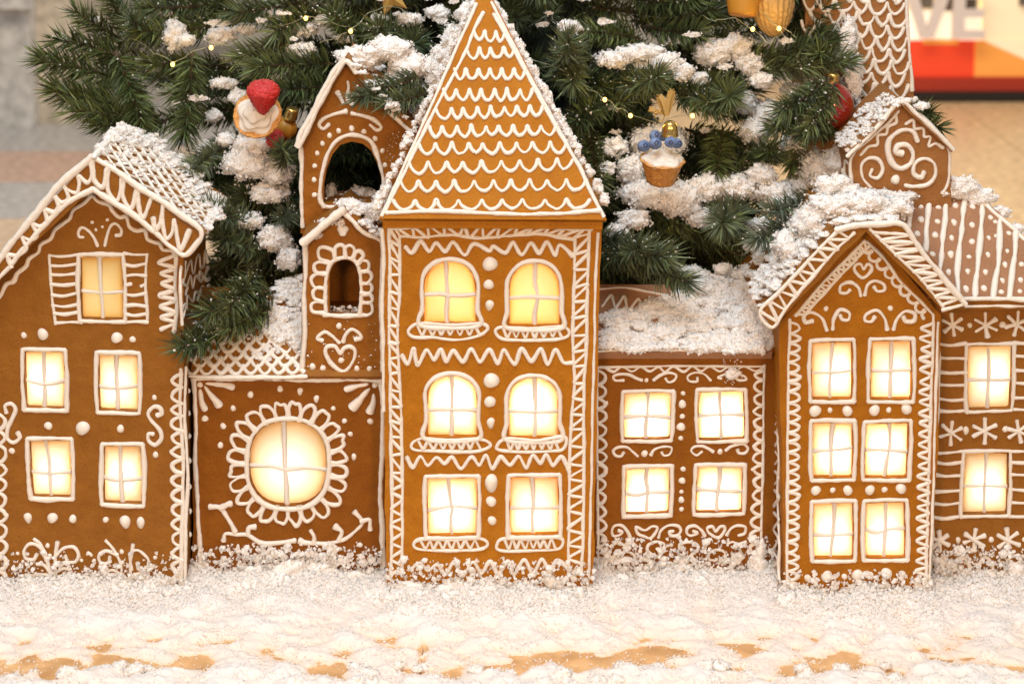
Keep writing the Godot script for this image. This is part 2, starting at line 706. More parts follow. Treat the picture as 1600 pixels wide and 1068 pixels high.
func left_gabled_house() -> void:
	var z := 0.0
	thing("gingerbread_house", "gabled brown gingerbread house with louvred attic window and four small windows below", "gingerbread house", Vector3(-0.69, DECK, z), VILLAGE)
	holes = []
	pl = zp(z)
	# windows
	sheet(0, 180, 2.67)
	window(quad_points([332, 590, 508, 588, 515, 852, 337, 848]), z, [[415, 588, 420, 700, 430, 855], [330, 727, 420, 740, 515, 733]], 3.8, 4.0, 0.060, 0.12)
	for q in [[205, 585, 260, 588, 320, 580], [205, 585, 208, 650, 212, 720, 222, 800, 230, 868], [230, 866, 290, 862, 340, 864], [212, 627, 260, 628, 318, 620], [212, 664, 265, 666, 320, 660], [212, 705, 265, 708, 322, 700], [216, 748, 265, 752, 322, 741], [218, 792, 265, 797, 322, 788], [224, 825, 270, 830, 322, 822],
			[517, 576, 560, 582, 612, 580], [612, 580, 607, 650, 606, 720, 612, 800, 615, 860], [520, 863, 570, 860, 613, 862], [522, 622, 560, 628, 605, 620], [522, 670, 560, 664, 607, 668], [522, 708, 545, 703], [590, 712, 603, 705], [524, 748, 560, 752, 607, 742], [524, 793, 560, 790, 607, 798], [526, 830, 560, 835, 608, 828]]:
		cord("shutter_slat", q, 3.0)
	dots([98, 918, 13, 177, 914, 24, 486, 928, 24, 552, 935, 14])
	# gable swirls and wavy border
	sheet(0, 190, 4.706)
	cord("icing_swirl", [715, 910, 690, 850, 650, 800, 600, 775, 572, 810, 580, 845, 605, 850], 3.3)
	cord("icing_swirl", [770, 905, 780, 850, 810, 770, 850, 750, 890, 790, 885, 830, 855, 835], 3.3)
	dots([675, 740, 14, 703, 795, 13, 750, 773, 12, 787, 722, 14])
	cord("icing_border", [680, 540, 720, 585, 800, 610, 830, 660, 880, 705, 930, 700, 950, 770, 1000, 800, 1060, 795, 1080, 860, 1130, 885, 1170, 895, 1200, 940, 1260, 950, 1290, 990], 4.0)
	cord("icing_border", [670, 540, 620, 600, 540, 650, 510, 710, 470, 740, 400, 790, 370, 860, 300, 900, 280, 960, 210, 1010, 190, 1060, 130, 1110, 100, 1170, 40, 1200, -10, 1290, -80, 1330], 4.0)
	# lower windows
	sheet(0, 520, 2.605)
	window(quad_points([97, 75, 258, 78, 265, 308, 104, 302]), z, [[175, 66, 178, 150, 182, 220, 180, 312], [90, 187, 180, 208, 270, 190]], 4.0, 4.2, 0.040)
	window(quad_points([398, 87, 558, 92, 562, 318, 402, 313]), z, [[475, 78, 472, 180, 478, 240, 480, 322], [390, 215, 475, 222, 568, 212]], 4.0, 4.2, 0.040)
	window(quad_points([116, 438, 285, 438, 290, 668, 130, 665]), z, [[185, 432, 200, 520, 203, 600, 210, 677], [115, 560, 200, 570, 298, 562]], 4.0, 4.2, 0.040)
	window(quad_points([420, 460, 575, 462, 578, 695, 420, 690]), z, [[490, 453, 490, 540, 492, 620, 500, 692], [408, 582, 500, 598, 588, 588]], 4.0, 4.2, 0.040)
	dots([195, 378, 17, 335, 388, 29, 489, 390, 16, 627, 263, 11, 632, 496, 13, 47, 480, 13, 112, 748, -17, 212, 753, 22, 295, 757, 17, 429, 760, 13, 508, 763, -22, 571, 767, -18])
	cord("icing_swirl", [640, 335, 657, 328, 650, 305, 625, 300, 603, 325, 615, 355, 650, 395, 655, 430, 630, 455, 605, 440, 604, 412, 622, 410], 3.8)
	cord("icing_swirl", [25, 320, 20, 295, 45, 287, 62, 310, 50, 345, 30, 390, 30, 430, 55, 445, 80, 425, 72, 405], 3.8)
	for q in [[205, 985, 190, 920, 165, 860, 140, 838], [225, 980, 225, 910, 232, 850], [190, 925, 160, 870, 120, 858, 98, 885, 105, 915, 135, 920, 148, 900], [225, 905, 260, 875, 300, 870, 318, 900, 305, 930, 275, 930, 265, 905], [205, 975, 180, 945, 150, 940], [110, 990, 150, 980, 200, 985], [230, 970, 260, 955, 285, 960],
			[495, 1000, 490, 940, 460, 880, 430, 845], [530, 1000, 530, 930, 540, 860], [475, 900, 430, 885, 402, 905, 410, 935, 440, 935, 445, 912], [535, 960, 530, 900, 560, 885, 600, 915, 600, 950, 565, 960, 560, 935], [495, 985, 465, 965, 440, 965], [535, 985, 570, 975, 590, 965]]:
		cord("icing_sprig", q, 3.2)
	dots([70, 897, 8, 92, 930, 8, 192, 865, 10, 202, 906, 9, 330, 925, 8, 369, 903, 8, 383, 935, 8, 494, 890, 10, 497, 934, 9, 630, 914, 9, 628, 953, 7])
	zig("icing_border", 6, 330, 12, 1030, 11, -14, 3.6, 1)
	zig("icing_border", 720, 165, 720, 1040, 15, 20, 3.5, 1)
	cord("icing_border", [735, 150, 733, 300, 745, 500, 742, 700, 735, 1035], 3.6)
	cord("icing_border", [757, 140, 752, 350, 763, 560, 755, 800, 752, 1035], 3.0)
	sheet(0, 180, 2.67)
	zig("icing_border", 697, 590, 700, 890, 6.5, 27, 3.9, 0)
	cord("icing_border", [735, 580, 730, 700, 735, 800, 725, 900], 3.6)
	# walls
	panel("wall", [380, 235, 765, 575, 762, 800, 766, 2040, -60, 2040, -60, 660], z, 0.014, M.dough_brown, holes)
	sheet(0, 0, 1)
	shell(-22, 285, 1300, 392, z, 0.235, M.dough_brown, true, -22, 293, 462)
	# roof: two slabs with an iced gable edge
	sheet(0, 190, 4.706)
	var zf := 0.035
	panel("roof_panel", [680, 262, 1490, 845, 1360, 985, 680, 495], zf, 0.275, M.dough_brown)
	panel("roof_panel", [680, 262, 680, 495, 90, 1035, -282, 1430, -900, 2030, -900, 1985, -282, 1310, 0, 1000], zf, 0.275, M.dough_brown)
	pl = zp(zf)
	cord("icing_edge", [690, 262, 860, 372, 1050, 500, 1240, 622, 1440, 765, 1480, 830, 1455, 890, 1360, 975, 1260, 920, 1130, 805, 960, 668, 850, 600, 690, 495], 5.2)
	cord("icing_edge", [670, 262, 490, 410, 340, 580, 160, 800, 0, 1000, -150, 1180, -282, 1320], 6.0)
	cord("icing_edge", [676, 495, 540, 570, 390, 690, 200, 900, 90, 1035, -60, 1200], 4.4)
	for q in [[680, 280, 685, 360, 690, 430, 740, 480, 770, 450, 780, 360, 800, 340, 790, 420, 800, 520, 850, 580, 880, 520, 890, 420, 910, 440, 900, 540, 950, 640, 990, 580, 1010, 490, 1020, 600, 1050, 710, 1090, 620, 1110, 560],
			[1125, 710, 1140, 790, 1180, 740, 1195, 620, 1195, 720, 1215, 850, 1260, 820, 1280, 720, 1300, 850, 1320, 940, 1360, 880, 1395, 800],
			[665, 300, 672, 400, 640, 450, 580, 400, 580, 450, 560, 520, 500, 500, 470, 470, 500, 560, 450, 590, 400, 550, 430, 620, 400, 670, 335, 650, 350, 740, 300, 770, 240, 750, 270, 830, 220, 870, 160, 850, 190, 930, 130, 980, 60, 980, 80, 1060]]:
		cord("icing_scallop", q, 4.0)
	# lattice on the right slope
	pl = slope_plane(690, 262, 1490, 845, zf)
	cord("icing_edge", [700, 258, 760, 180, 830, 100, 900, 40], 6.0)
	var ra := at(145, 246, zf)
	var rb := at(317, 368, zf)
	for fam in 2:
		for k in range(-6, 8):
			var sh := Shape.new()
			var pts := PackedVector2Array()
			for i in 15:
				var v := i / 14.0
				var u := k / 7.0 + (v if fam == 0 else 1.0 - v) * 0.95
				if u > 0.04 and u < 0.99:
					pts.append(survey(ra.lerp(rb, v * 0.96 + 0.02) + Vector3(0, 0, -0.27 * u)))
			if pts.size() > 2:
				cord_into(sh, pts, 3.3)
				part("icing_lattice", sh.done(), M.icing)
	# wriggles on the gable side wall
	sheet(220, 380, 4.854)
	pl = side_plane(318, 300, z, 1.0)
	cord("icing_edge", [300, 180, 296, 300, 298, 450, 305, 610], 3.4)
	for q in [[330, 140, 325, 240, 310, 300, 345, 190, 375, 130, 385, 210, 400, 220, 420, 110, 440, 90, 445, 180, 470, 160, 480, 60, 500, 140], [320, 310, 345, 330, 330, 390, 370, 250, 390, 340, 410, 250, 435, 260, 440, 210, 470, 250, 500, 190], [310, 500, 330, 460, 345, 500, 350, 400, 390, 440, 405, 370, 430, 380, 425, 430, 460, 330, 475, 400, 510, 320], [320, 560, 340, 470], [420, 250, 450, 290, 470, 250, 490, 280, 510, 270]]:
		cord("icing_squiggle", q, 2.8)
	sheet(0, 520, 2.605)
	pl = side_plane(761, 600, z, 1.0)
	dots([768, 235, 11, 769, 327, 11, 770, 420, 12, 771, 520, 12, 772, 625, 12, 773, 725, 12, 773, 820, 11])

func round_window_house() -> void:
	var z := -0.045
	thing("gingerbread_house", "low gingerbread house with one big round window in a scalloped white ring", "gingerbread house", Vector3(-0.37, DECK, z), VILLAGE)
	holes = []
	pl = zp(z)
	sheet(280, 540, 2.811)
	var h := PackedVector2Array()
	for i in 28:
		var a := TAU * i / 28.0
		var e := 2.0 / 2.5
		h.append(S(477 + 171 * signf(cos(a)) * pow(absf(cos(a)), e), 517 + 186 * signf(sin(a)) * pow(absf(sin(a)), e)))
	window(h, z, [[458, 328, 462, 430, 465, 540, 475, 703], [295, 520, 400, 525, 470, 540, 560, 533, 655, 543]], 4.0, 4.6, 0.085, 0.065)
	for i in 24:
		var a0 := TAU * (i + 0.06) / 24.0
		var d := TAU / 24.0 * 0.9
		var q := []
		for st in [[0.06, 188], [0.0, 225], [0.2, 252], [0.5, 260], [0.8, 252], [1.0, 225], [0.94, 188]]:
			var a: float = a0 + d * st[0]
			var rr: float = (st[1] + (rng.randf_range(-9, 9) if st[1] > 200 else 0.0)) * (1.0 + 0.06 * pow(absf(sin(2.0 * a)), 2.0))
			q.append_array([477 + cos(a) * rr, 517 + sin(a) * rr * 1.03])
		cord("icing_petal", q, 3.6)
	cord("icing_edge", [70, 140, 300, 143, 600, 148, 885, 143], 5.2)
	cord("icing_edge", [62, 140, 72, 300, 70, 500, 80, 700, 95, 960], 4.4)
	cord("icing_edge", [888, 145, 895, 400, 885, 600, 892, 800, 900, 960], 5.0)
	for q in [[130, 168, 180, 172, 230, 180, 17], [120, 190, 150, 225, 172, 258, 17], [92, 205, 98, 245, 110, 272, 16], [815, 170, 780, 178, 742, 190, 17], [828, 202, 790, 240, 765, 265, 20], [853, 222, 850, 250, 840, 282, 15]]:
		var rr: float = q[6] / ks
		taper = 1.0
		cord("icing_petal", q.slice(0, 6), rr * 1.15, false, null, 1.0)
		taper = 0.0
	dots([90, 172, 13, 860, 173, 14, 312, 215, 15, 442, 190, 14, 530, 197, -13, 602, 230, -13, 236, 275, 13, 192, 353, 14, 112, 320, 15, 180, 437, 14, 676, 275, 11, 725, 330, 12, 839, 332, 14, 751, 388, 12, 767, 485, -12, 213, 878, 6])
	for q in [[245, 810, 215, 760, 180, 710, 135, 703], [188, 708, 210, 695, 225, 690], [195, 850, 205, 825, 250, 830, 300, 832, 360, 865, 440, 865, 505, 855], [300, 825, 305, 800, 330, 795], [530, 855, 560, 865, 650, 868, 720, 850, 780, 805, 802, 770, 770, 728], [800, 770, 835, 765, 838, 803], [590, 860, 590, 835, 577, 812], [700, 850, 712, 815, 685, 790], [660, 870, 690, 888, 682, 908]]:
		cord("icing_sprig", q, 4.2, false, null, 1.6)
	panel("wall", [60, 132, 905, 132, 905, 1130, 60, 1130], z, 0.014, M.dough_deep, holes)
	sheet(0, 0, 1)
	shell(301, 603, 945, 589, z, 0.19, M.dough_deep)
	# netted roof sloping back
	var a := at(297, 586, z + 0.012)
	var b := at(604, 588, z + 0.012)
	var rise := Vector3(0, 0.113, -0.135)
	part("roof_panel", slab_mesh([a, b, b + rise, a + rise], 0.014), M.dough_brown)
	var nn := (b - a).cross(rise).normalized()
	pl = Plane(nn, nn.dot(a))
	sheet(220, 380, 4.854)
	for row in 8:
		var y := 1000.0 - row * 54.0
		var s := 0.0 if row % 2 == 0 else 55.0
		zig("icing_net", 330 + s, y - 40, 1230 + s * 0.2, y - 40, 8.2 - (0.4 if row % 2 else 0.0), 30, 3.9, 1)
	cord("icing_edge", [375, 1010, 600, 1018, 900, 1020, 1250, 1012], 4.2)

func small_turret() -> void:
	var z := -0.043
	thing("gingerbread_turret", "small gabled gingerbread turret with open arched niche above an icing heart", "turret", Vector3(-0.277, 0.75, z), "gingerbread turrets beside the tower")
	holes = []
	pl = zp(z)
	sheet(465, 310, 3.68)
	var h := arch_points(182, 356, 664, 470, 352)
	for q in [[165, 655, 158, 560, 160, 480, 178, 395, 208, 358, 265, 338, 325, 352, 356, 410, 367, 500, 368, 580, 360, 660]]:
		cord("icing_edge", q, 3.8)
	cord("icing_edge", [150, 668, 220, 675, 300, 675, 375, 668], 4.2)
	for q in [[150, 660, 90, 650, 80, 610, 110, 590, 150, 595], [150, 590, 100, 575, 90, 535, 120, 510, 155, 520], [155, 515, 100, 510, 80, 465, 110, 435, 160, 435], [165, 430, 110, 425, 95, 385, 120, 365, 170, 370], [175, 362, 125, 345, 118, 298, 145, 278, 200, 298, 215, 340], [215, 345, 215, 290, 240, 268, 268, 278, 270, 332], [278, 335, 275, 285, 300, 268, 325, 290, 315, 342], [320, 350, 335, 310, 362, 305, 378, 332, 345, 370], [345, 380, 375, 355, 408, 368, 405, 410, 360, 420], [360, 425, 408, 420, 425, 452, 400, 485, 365, 480], [365, 490, 415, 490, 425, 522, 405, 545, 365, 540], [370, 550, 415, 548, 430, 580, 410, 600, 370, 590], [370, 600, 420, 600, 430, 650, 400, 672, 365, 668]]:
		cord("icing_loop", q, 3.5)
	heart(260, 182, 52, 6.6)
	dots([237, 733, 18, 250, 930, 18, 85, 968, 20, 145, 975, 18, 340, 978, -17, 412, 978, -16])
	cord("icing_swirl", [235, 825, 200, 790, 160, 765, 125, 785, 115, 805, 140, 815], 3.6, false, null, 1.4)
	cord("icing_swirl", [262, 820, 275, 785, 310, 752, 350, 770, 365, 800, 335, 810], 3.6, false, null, 1.4)
	cord("icing_heart", [245, 890, 215, 850, 170, 855, 163, 895, 200, 955, 265, 992, 320, 930, 330, 875, 300, 850, 265, 860], 3.8, true)
	cord("icing_edge", [42, 270, 45, 400, 35, 600, 40, 800, 25, 985], 4.4)
	cord("icing_edge", [485, 240, 488, 400, 480, 600, 490, 800, 488, 1000, 480, 1045], 4.6)
	cord("icing_edge", [-5, 1000, 30, 1020, 150, 1032, 300, 1032, 440, 1042, 480, 1050], 4.2)
	panel("wall", [30, 255, 262, 80, 492, 245, 492, 1055, 22, 1055], z, 0.014, M.dough_red, [h])
	sheet(0, 0, 1)
	shell(475, 598, 596, 383, z, 0.11, M.dough_red)
	# floor of the niche
	var a := at(513, 492, z - 0.012)
	var sh := Shape.new()
	sh.box(Vector3(a.x - 0.01, a.y - 0.01, z - 0.10) - org, Vector3(a.x + 0.065, a.y, z - 0.014) - org)
	part("niche_floor", sh.done(), M.dough_red)
	sheet(465, 310, 3.68)
	var zf := z + 0.016
	panel("roof_panel", [20, 258, 20, 232, 262, 46, 262, 78], zf, 0.13, M.dough_brown)
	panel("roof_panel", [262, 46, 500, 226, 500, 252, 262, 78], zf, 0.13, M.dough_brown)
	pl = zp(zf)
	cord("icing_edge", [28, 252, 100, 195, 180, 130, 262, 66], 7.0)
	cord("icing_edge", [262, 80, 320, 132, 370, 185, 420, 212, 490, 248], 4.2)

func bell_turret() -> void:
	var z := -0.11
	thing("gingerbread_turret", "tall gingerbread bell turret with big open arch, half hidden by a snowy fir sprig", "turret", Vector3(-0.26, 0.88, z), "gingerbread turrets beside the tower")
	pl = zp(z)
	sheet(455, 80, 4.03)
	var h := PackedVector2Array()
	for q in [[203, 955], [203, 850], [222, 740], [258, 650], [310, 588], [380, 568], [450, 582], [500, 622], [540, 700], [568, 800], [565, 955]]:
		h.append(S(q[0], q[1]))
	cord("icing_edge", [205, 975, 183, 930, 190, 810, 208, 715, 240, 625, 300, 552, 370, 524, 450, 537, 510, 582, 548, 680, 578, 790, 582, 900, 560, 965], 4.2)
	cord("icing_edge", [185, 930, 205, 975, 270, 982, 340, 975, 470, 982, 565, 970], 4.2)
	cord("icing_edge", [72, 1100, 62, 900, 66, 750, 60, 610], 4.0)
	cord("icing_swirl", [235, 462, 200, 487, 175, 460, 200, 425, 260, 400, 345, 378], 3.6, false, null, 1.35)
	cord("icing_swirl", [385, 390, 460, 410, 520, 430, 565, 475, 540, 495, 500, 465], 3.6, false, null, 1.35)
	cord("icing_dash", [290, 258, 305, 285, 320, 315], 4.0)
	cord("icing_dash", [358, 195, 362, 225, 358, 300, 380, 330], 3.8)
	dots([145, 905, 17, 143, 810, 17, 147, 722, 16, 163, 643, 16, 196, 581, 16, 240, 531, 17, 298, 502, 17, 380, 487, 19, 457, 506, 17, 528, 550, 17, 573, 627, 16, 590, 717, 16])
	panel("wall", [60, 1150, 58, 592, 340, 58, 745, 478, 745, 1150], z, 0.016, M.dough_red, [h])
	panel("back_wall", [75, 1150, 78, 590, 350, 80, 730, 480, 730, 1150], z - 0.11, 0.012, M.dough_brown, [h])
	sheet(0, 0, 1)
	var a := at(470, 228, z)
	var low := at(470, 365, z).y
	var b := at(640, 200, z)
	var sill := at(520, 318, z - 0.01).y
	var sh := Shape.new()
	sh.box(Vector3(a.x, low, z - 0.109) - org, Vector3(a.x + 0.012, a.y, z - 0.0165) - org)
	part("side_wall", sh.done(), M.dough_red)
	sh = Shape.new()
	sh.box(Vector3(b.x - 0.012, low, z - 0.109) - org, Vector3(b.x, b.y, z - 0.0165) - org)
	part("side_wall", sh.done(), M.dough_red)
	sh = Shape.new()
	sh.box(Vector3(a.x + 0.012, sill - 0.012, z - 0.109) - org, Vector3(b.x - 0.012, sill, z - 0.0165) - org)
	part("bell_floor", sh.done(), M.dough_red)
	sheet(455, 80, 4.03)
	var zf := z + 0.018
	panel("roof_panel", [40, 605, 32, 560, 340, 30, 340, 66], zf, 0.16, M.dough_brown)
	panel("roof_panel", [340, 30, 780, 478, 760, 510, 340, 66], zf, 0.16, M.dough_brown)
	pl = zp(zf)
	cord("icing_edge", [48, 600, 120, 450, 180, 330, 230, 235, 290, 130, 335, 66, 375, 85, 405, 130], 4.4)
	cord("icing_edge", [38, 590, 60, 520, 110, 430, 160, 330, 215, 220, 280, 110, 330, 50], 4.6)
	cord("icing_edge", [620, 385, 680, 440, 745, 500], 3.6)

func tower() -> void:
	var z := 0.02
	thing("gingerbread_tower", "tallest gingerbread tower with steep wave-iced roof and three rows of lit windows", "tower", Vector3(-0.035, DECK, z), VILLAGE)
	holes = []
	pl = zp(z)
	sheet(590, 330, 3.446)
	cord("icing_edge", [25, 100, 32, 300, 22, 500, 30, 800, 30, 1068], 3.6)
	var o := [60, 88, 66, 300, 62, 600, 68, 900, 68, 1068, 76, 1500, 72, 1960]
	var q := [118, 140, 118, 400, 108, 700, 125, 1060, 132, 1400, 132, 1960]
	cord("icing_border", o, 3.3)
	cord("icing_border", q, 3.0)
	lace("icing_zigzag", o, q, 21, 3.0)
	o = [60, 86, 200, 84, 350, 75, 700, 78, 900, 84, 1150, 95]
	q = [120, 132, 250, 140, 400, 125, 560, 142, 850, 122, 1050, 150]
	cord("icing_border", o, 3.6)
	cord("icing_border", q, 3.2)
	lace("icing_zigzag", q, o, 12, 3.0)
	o = [1140, 95, 1130, 400, 1125, 700, 1110, 1000, 1112, 1400, 1100, 1960]
	q = [1062, 140, 1058, 400, 1050, 700, 1060, 900, 1040, 1200, 1030, 1600, 1030, 1960]
	cord("icing_border", o, 3.3)
	cord("icing_border", q, 3.0)
	lace("icing_zigzag", q, o, 21, 3.0)
	cord("icing_edge", [1188, 120, 1172, 400, 1168, 700, 1158, 1068, 1150, 1500, 1138, 1970], 2.6)
	cord("icing_wave", [150, 195, 185, 222, 230, 160, 275, 215, 315, 170, 365, 215, 405, 165, 470, 235, 520, 175, 600, 210, 625, 185, 690, 222, 730, 170, 775, 235, 825, 170, 870, 222, 910, 165, 955, 235, 985, 180, 1050, 238], 3.8)
	cord("icing_wave", [130, 775, 160, 820, 195, 740, 215, 825, 262, 745, 305, 800, 340, 745, 370, 805, 410, 748, 460, 810, 505, 745, 550, 810, 603, 745, 645, 818, 680, 745, 740, 822, 775, 740, 830, 805, 880, 740, 915, 822, 960, 745, 1000, 810, 1045, 815], 3.8)
	window(arch_points(250, 527, 605, 425, 268), z, [[365, 268, 372, 380, 378, 450, 370, 540, 378, 612], [243, 450, 330, 443, 400, 450, 538, 446]], 4.2, 4.3, 0.088, 0.12)
	window(arch_points(710, 980, 616, 430, 280), z, [[852, 280, 848, 380, 860, 460, 845, 560, 850, 645], [705, 468, 800, 460, 900, 462, 988, 469]], 4.2, 4.3, 0.088, 0.12)
	window(arch_points(270, 532, 1214, 1010, 885), z, [[395, 890, 402, 1000, 400, 1110, 398, 1220], [262, 1072, 360, 1064, 535, 1068]], 4.2, 4.2, 0.070)
	window(arch_points(708, 970, 1220, 1020, 896), z, [[845, 895, 848, 1030, 850, 1150, 845, 1220], [700, 1075, 830, 1078, 980, 1073]], 4.2, 4.2, 0.070)
	for s in [[[165, 650, 190, 615, 240, 602, 400, 612, 550, 602, 592, 630, 540, 668, 420, 692, 300, 678, 200, 676], 215, 642, 545, 640], [[635, 650, 670, 622, 800, 630, 980, 618, 1030, 648, 1000, 682, 860, 692, 690, 690], 675, 658, 990, 652]]:
		cord("icing_sill", s[0], 3.2, true)
		zig("icing_zigzag", s[1], s[2], s[3], s[4], 6.5, 22, 2.8, 0)
	dots([605, 285, 40, 598, 395, 28, 603, 500, -23, 612, 912, 42, 605, 1025, 30])
	sheet(590, 620, 3.338)
	for s in [[[178, 245, 230, 216, 380, 224, 530, 218, 587, 252, 520, 280, 350, 282, 200, 276], 215, 250, 535, 246], [[628, 245, 680, 215, 820, 226, 972, 205, 970, 268, 900, 282, 650, 280], 670, 252, 940, 246], [[188, 768, 230, 738, 380, 745, 530, 735, 572, 768, 520, 797, 350, 800, 220, 795], 225, 770, 525, 768], [[623, 768, 660, 735, 800, 742, 940, 730, 967, 760, 930, 795, 780, 800, 640, 798], 665, 768, 930, 764]]:
		cord("icing_sill", s[0], 3.2, true)
		zig("icing_zigzag", s[1], s[2], s[3], s[4], 6.5, 20, 2.8, 0)
	cord("icing_wave", [155, 315, 185, 365, 222, 310, 260, 358, 305, 315, 350, 345, 390, 310, 435, 372, 490, 310, 530, 355, 563, 305, 600, 372, 640, 310, 690, 355, 735, 310, 775, 370, 810, 305, 850, 345, 880, 300, 915, 355, 958, 310, 985, 350, 1000, 388], 3.7)
	cord("icing_wave", [180, 890, 222, 865, 260, 905, 310, 872, 355, 920, 400, 860, 440, 930, 497, 860, 540, 920, 587, 855, 630, 920, 680, 855, 710, 925, 765, 850, 810, 915, 858, 845, 900, 910, 938, 850, 1000, 900], 3.7)
	window(quad_points([258, 425, 518, 422, 515, 720, 262, 725]), z, [[370, 416, 378, 520, 390, 580, 380, 640, 388, 738], [252, 590, 380, 570, 532, 578]], 4.2, 4.2, 0.066)
	window(quad_points([692, 420, 940, 418, 945, 715, 690, 720]), z, [[805, 412, 812, 540, 805, 640, 812, 718], [685, 577, 800, 580, 948, 575]], 4.2, 4.2, 0.066)
	dots([585, 25, 30, 590, 130, -22, 593, 440, -36, 592, 545, 28, 597, 645, 24, 903, 965, 36, 648, 982, 12, 730, 985, 34, 800, 970, 20])
	sheet(0, 0, 1)
	panel("wall", [597, 338, 940, 338, 926, 955, 604, 955], z, 0.014, M.dough_amber, holes)
	shell(600, 936, 955, 342, z, 0.24, M.dough_amber, true, 607, 923)
	# steep roof: four leaning slabs that meet at the tip
	var b0 := at(592, 341, 0.055)
	var b1 := at(948, 343, 0.055)
	var tip := at(757, -6, -0.10)
	var front_n := (b1 - b0).cross(tip - b0).normalized()
	pl = Plane(front_n, front_n.dot(b0))
	var deep := Vector3(0, 0, -0.31)
	var half := Vector3(0.011, 0, 0)
	part("roof_panel", slab_mesh([b0, b1, tip + half, tip - half], 0.016), M.dough_amber)
	var inset := Vector3(0.004, -0.003, -0.019)
	part("roof_panel", slab_mesh([b0 + inset, b0 + inset + deep, tip - half + Vector3(0.004, -0.002, -0.02), tip - half + Vector3(0.004, -0.001, -0.019)], 0.014), M.dough_amber)
	inset.x = -0.004
	part("roof_panel", slab_mesh([b1 + inset, b1 + inset + deep, tip + half + Vector3(-0.004, -0.002, -0.02), tip + half + Vector3(-0.004, -0.001, -0.019)], 0.014), M.dough_amber)
	part("roof_soffit", slab_mesh([b0 + Vector3(0.006, -0.006, -0.01), b1 + Vector3(-0.006, -0.006, -0.01), b1 + deep + Vector3(-0.006, -0.006, 0), b0 + deep + Vector3(0.006, -0.006, 0)], 0.012), M.dough_amber)
	sheet(580, 0, 2.966)
	cord("icing_edge", [62, 985, 130, 850, 230, 640, 300, 500, 380, 350, 440, 235, 475, 140, 520, 60], 3.4)
	cord("icing_edge", [75, 988, 300, 978, 600, 992, 850, 990, 1062, 975], 3.8)
	cord("icing_edge", [1062, 975, 1000, 850, 960, 765, 840, 562, 720, 340, 662, 232, 610, 140, 568, 68], 3.6)
	sheet(0, 0, 1)
	cord("icing_edge", [597, 336, 640, 240, 690, 128, 720, 60, 744, 6], 3.0)
	cord("icing_edge", [943, 338, 900, 250, 850, 160, 800, 66, 768, 4], 2.8)
	sheet(580, 0, 2.966)
	for w in [[478, 165, 622, 172, 3, 24], [445, 250, 668, 242, 4, 24], [385, 345, 715, 342, 6, 24], [335, 440, 745, 440, 7, 27], [305, 530, 800, 512, 8, 24], [265, 612, 855, 602, 9, 24], [220, 692, 900, 682, 9, 25], [175, 782, 940, 762, 9, 26], [132, 866, 990, 856, 10, 25], [105, 952, 1005, 945, 9, 22]]:
		zig("icing_wave", w[0], w[1], w[2], w[3], w[4], w[5] * 0.92, 3.3, 1)

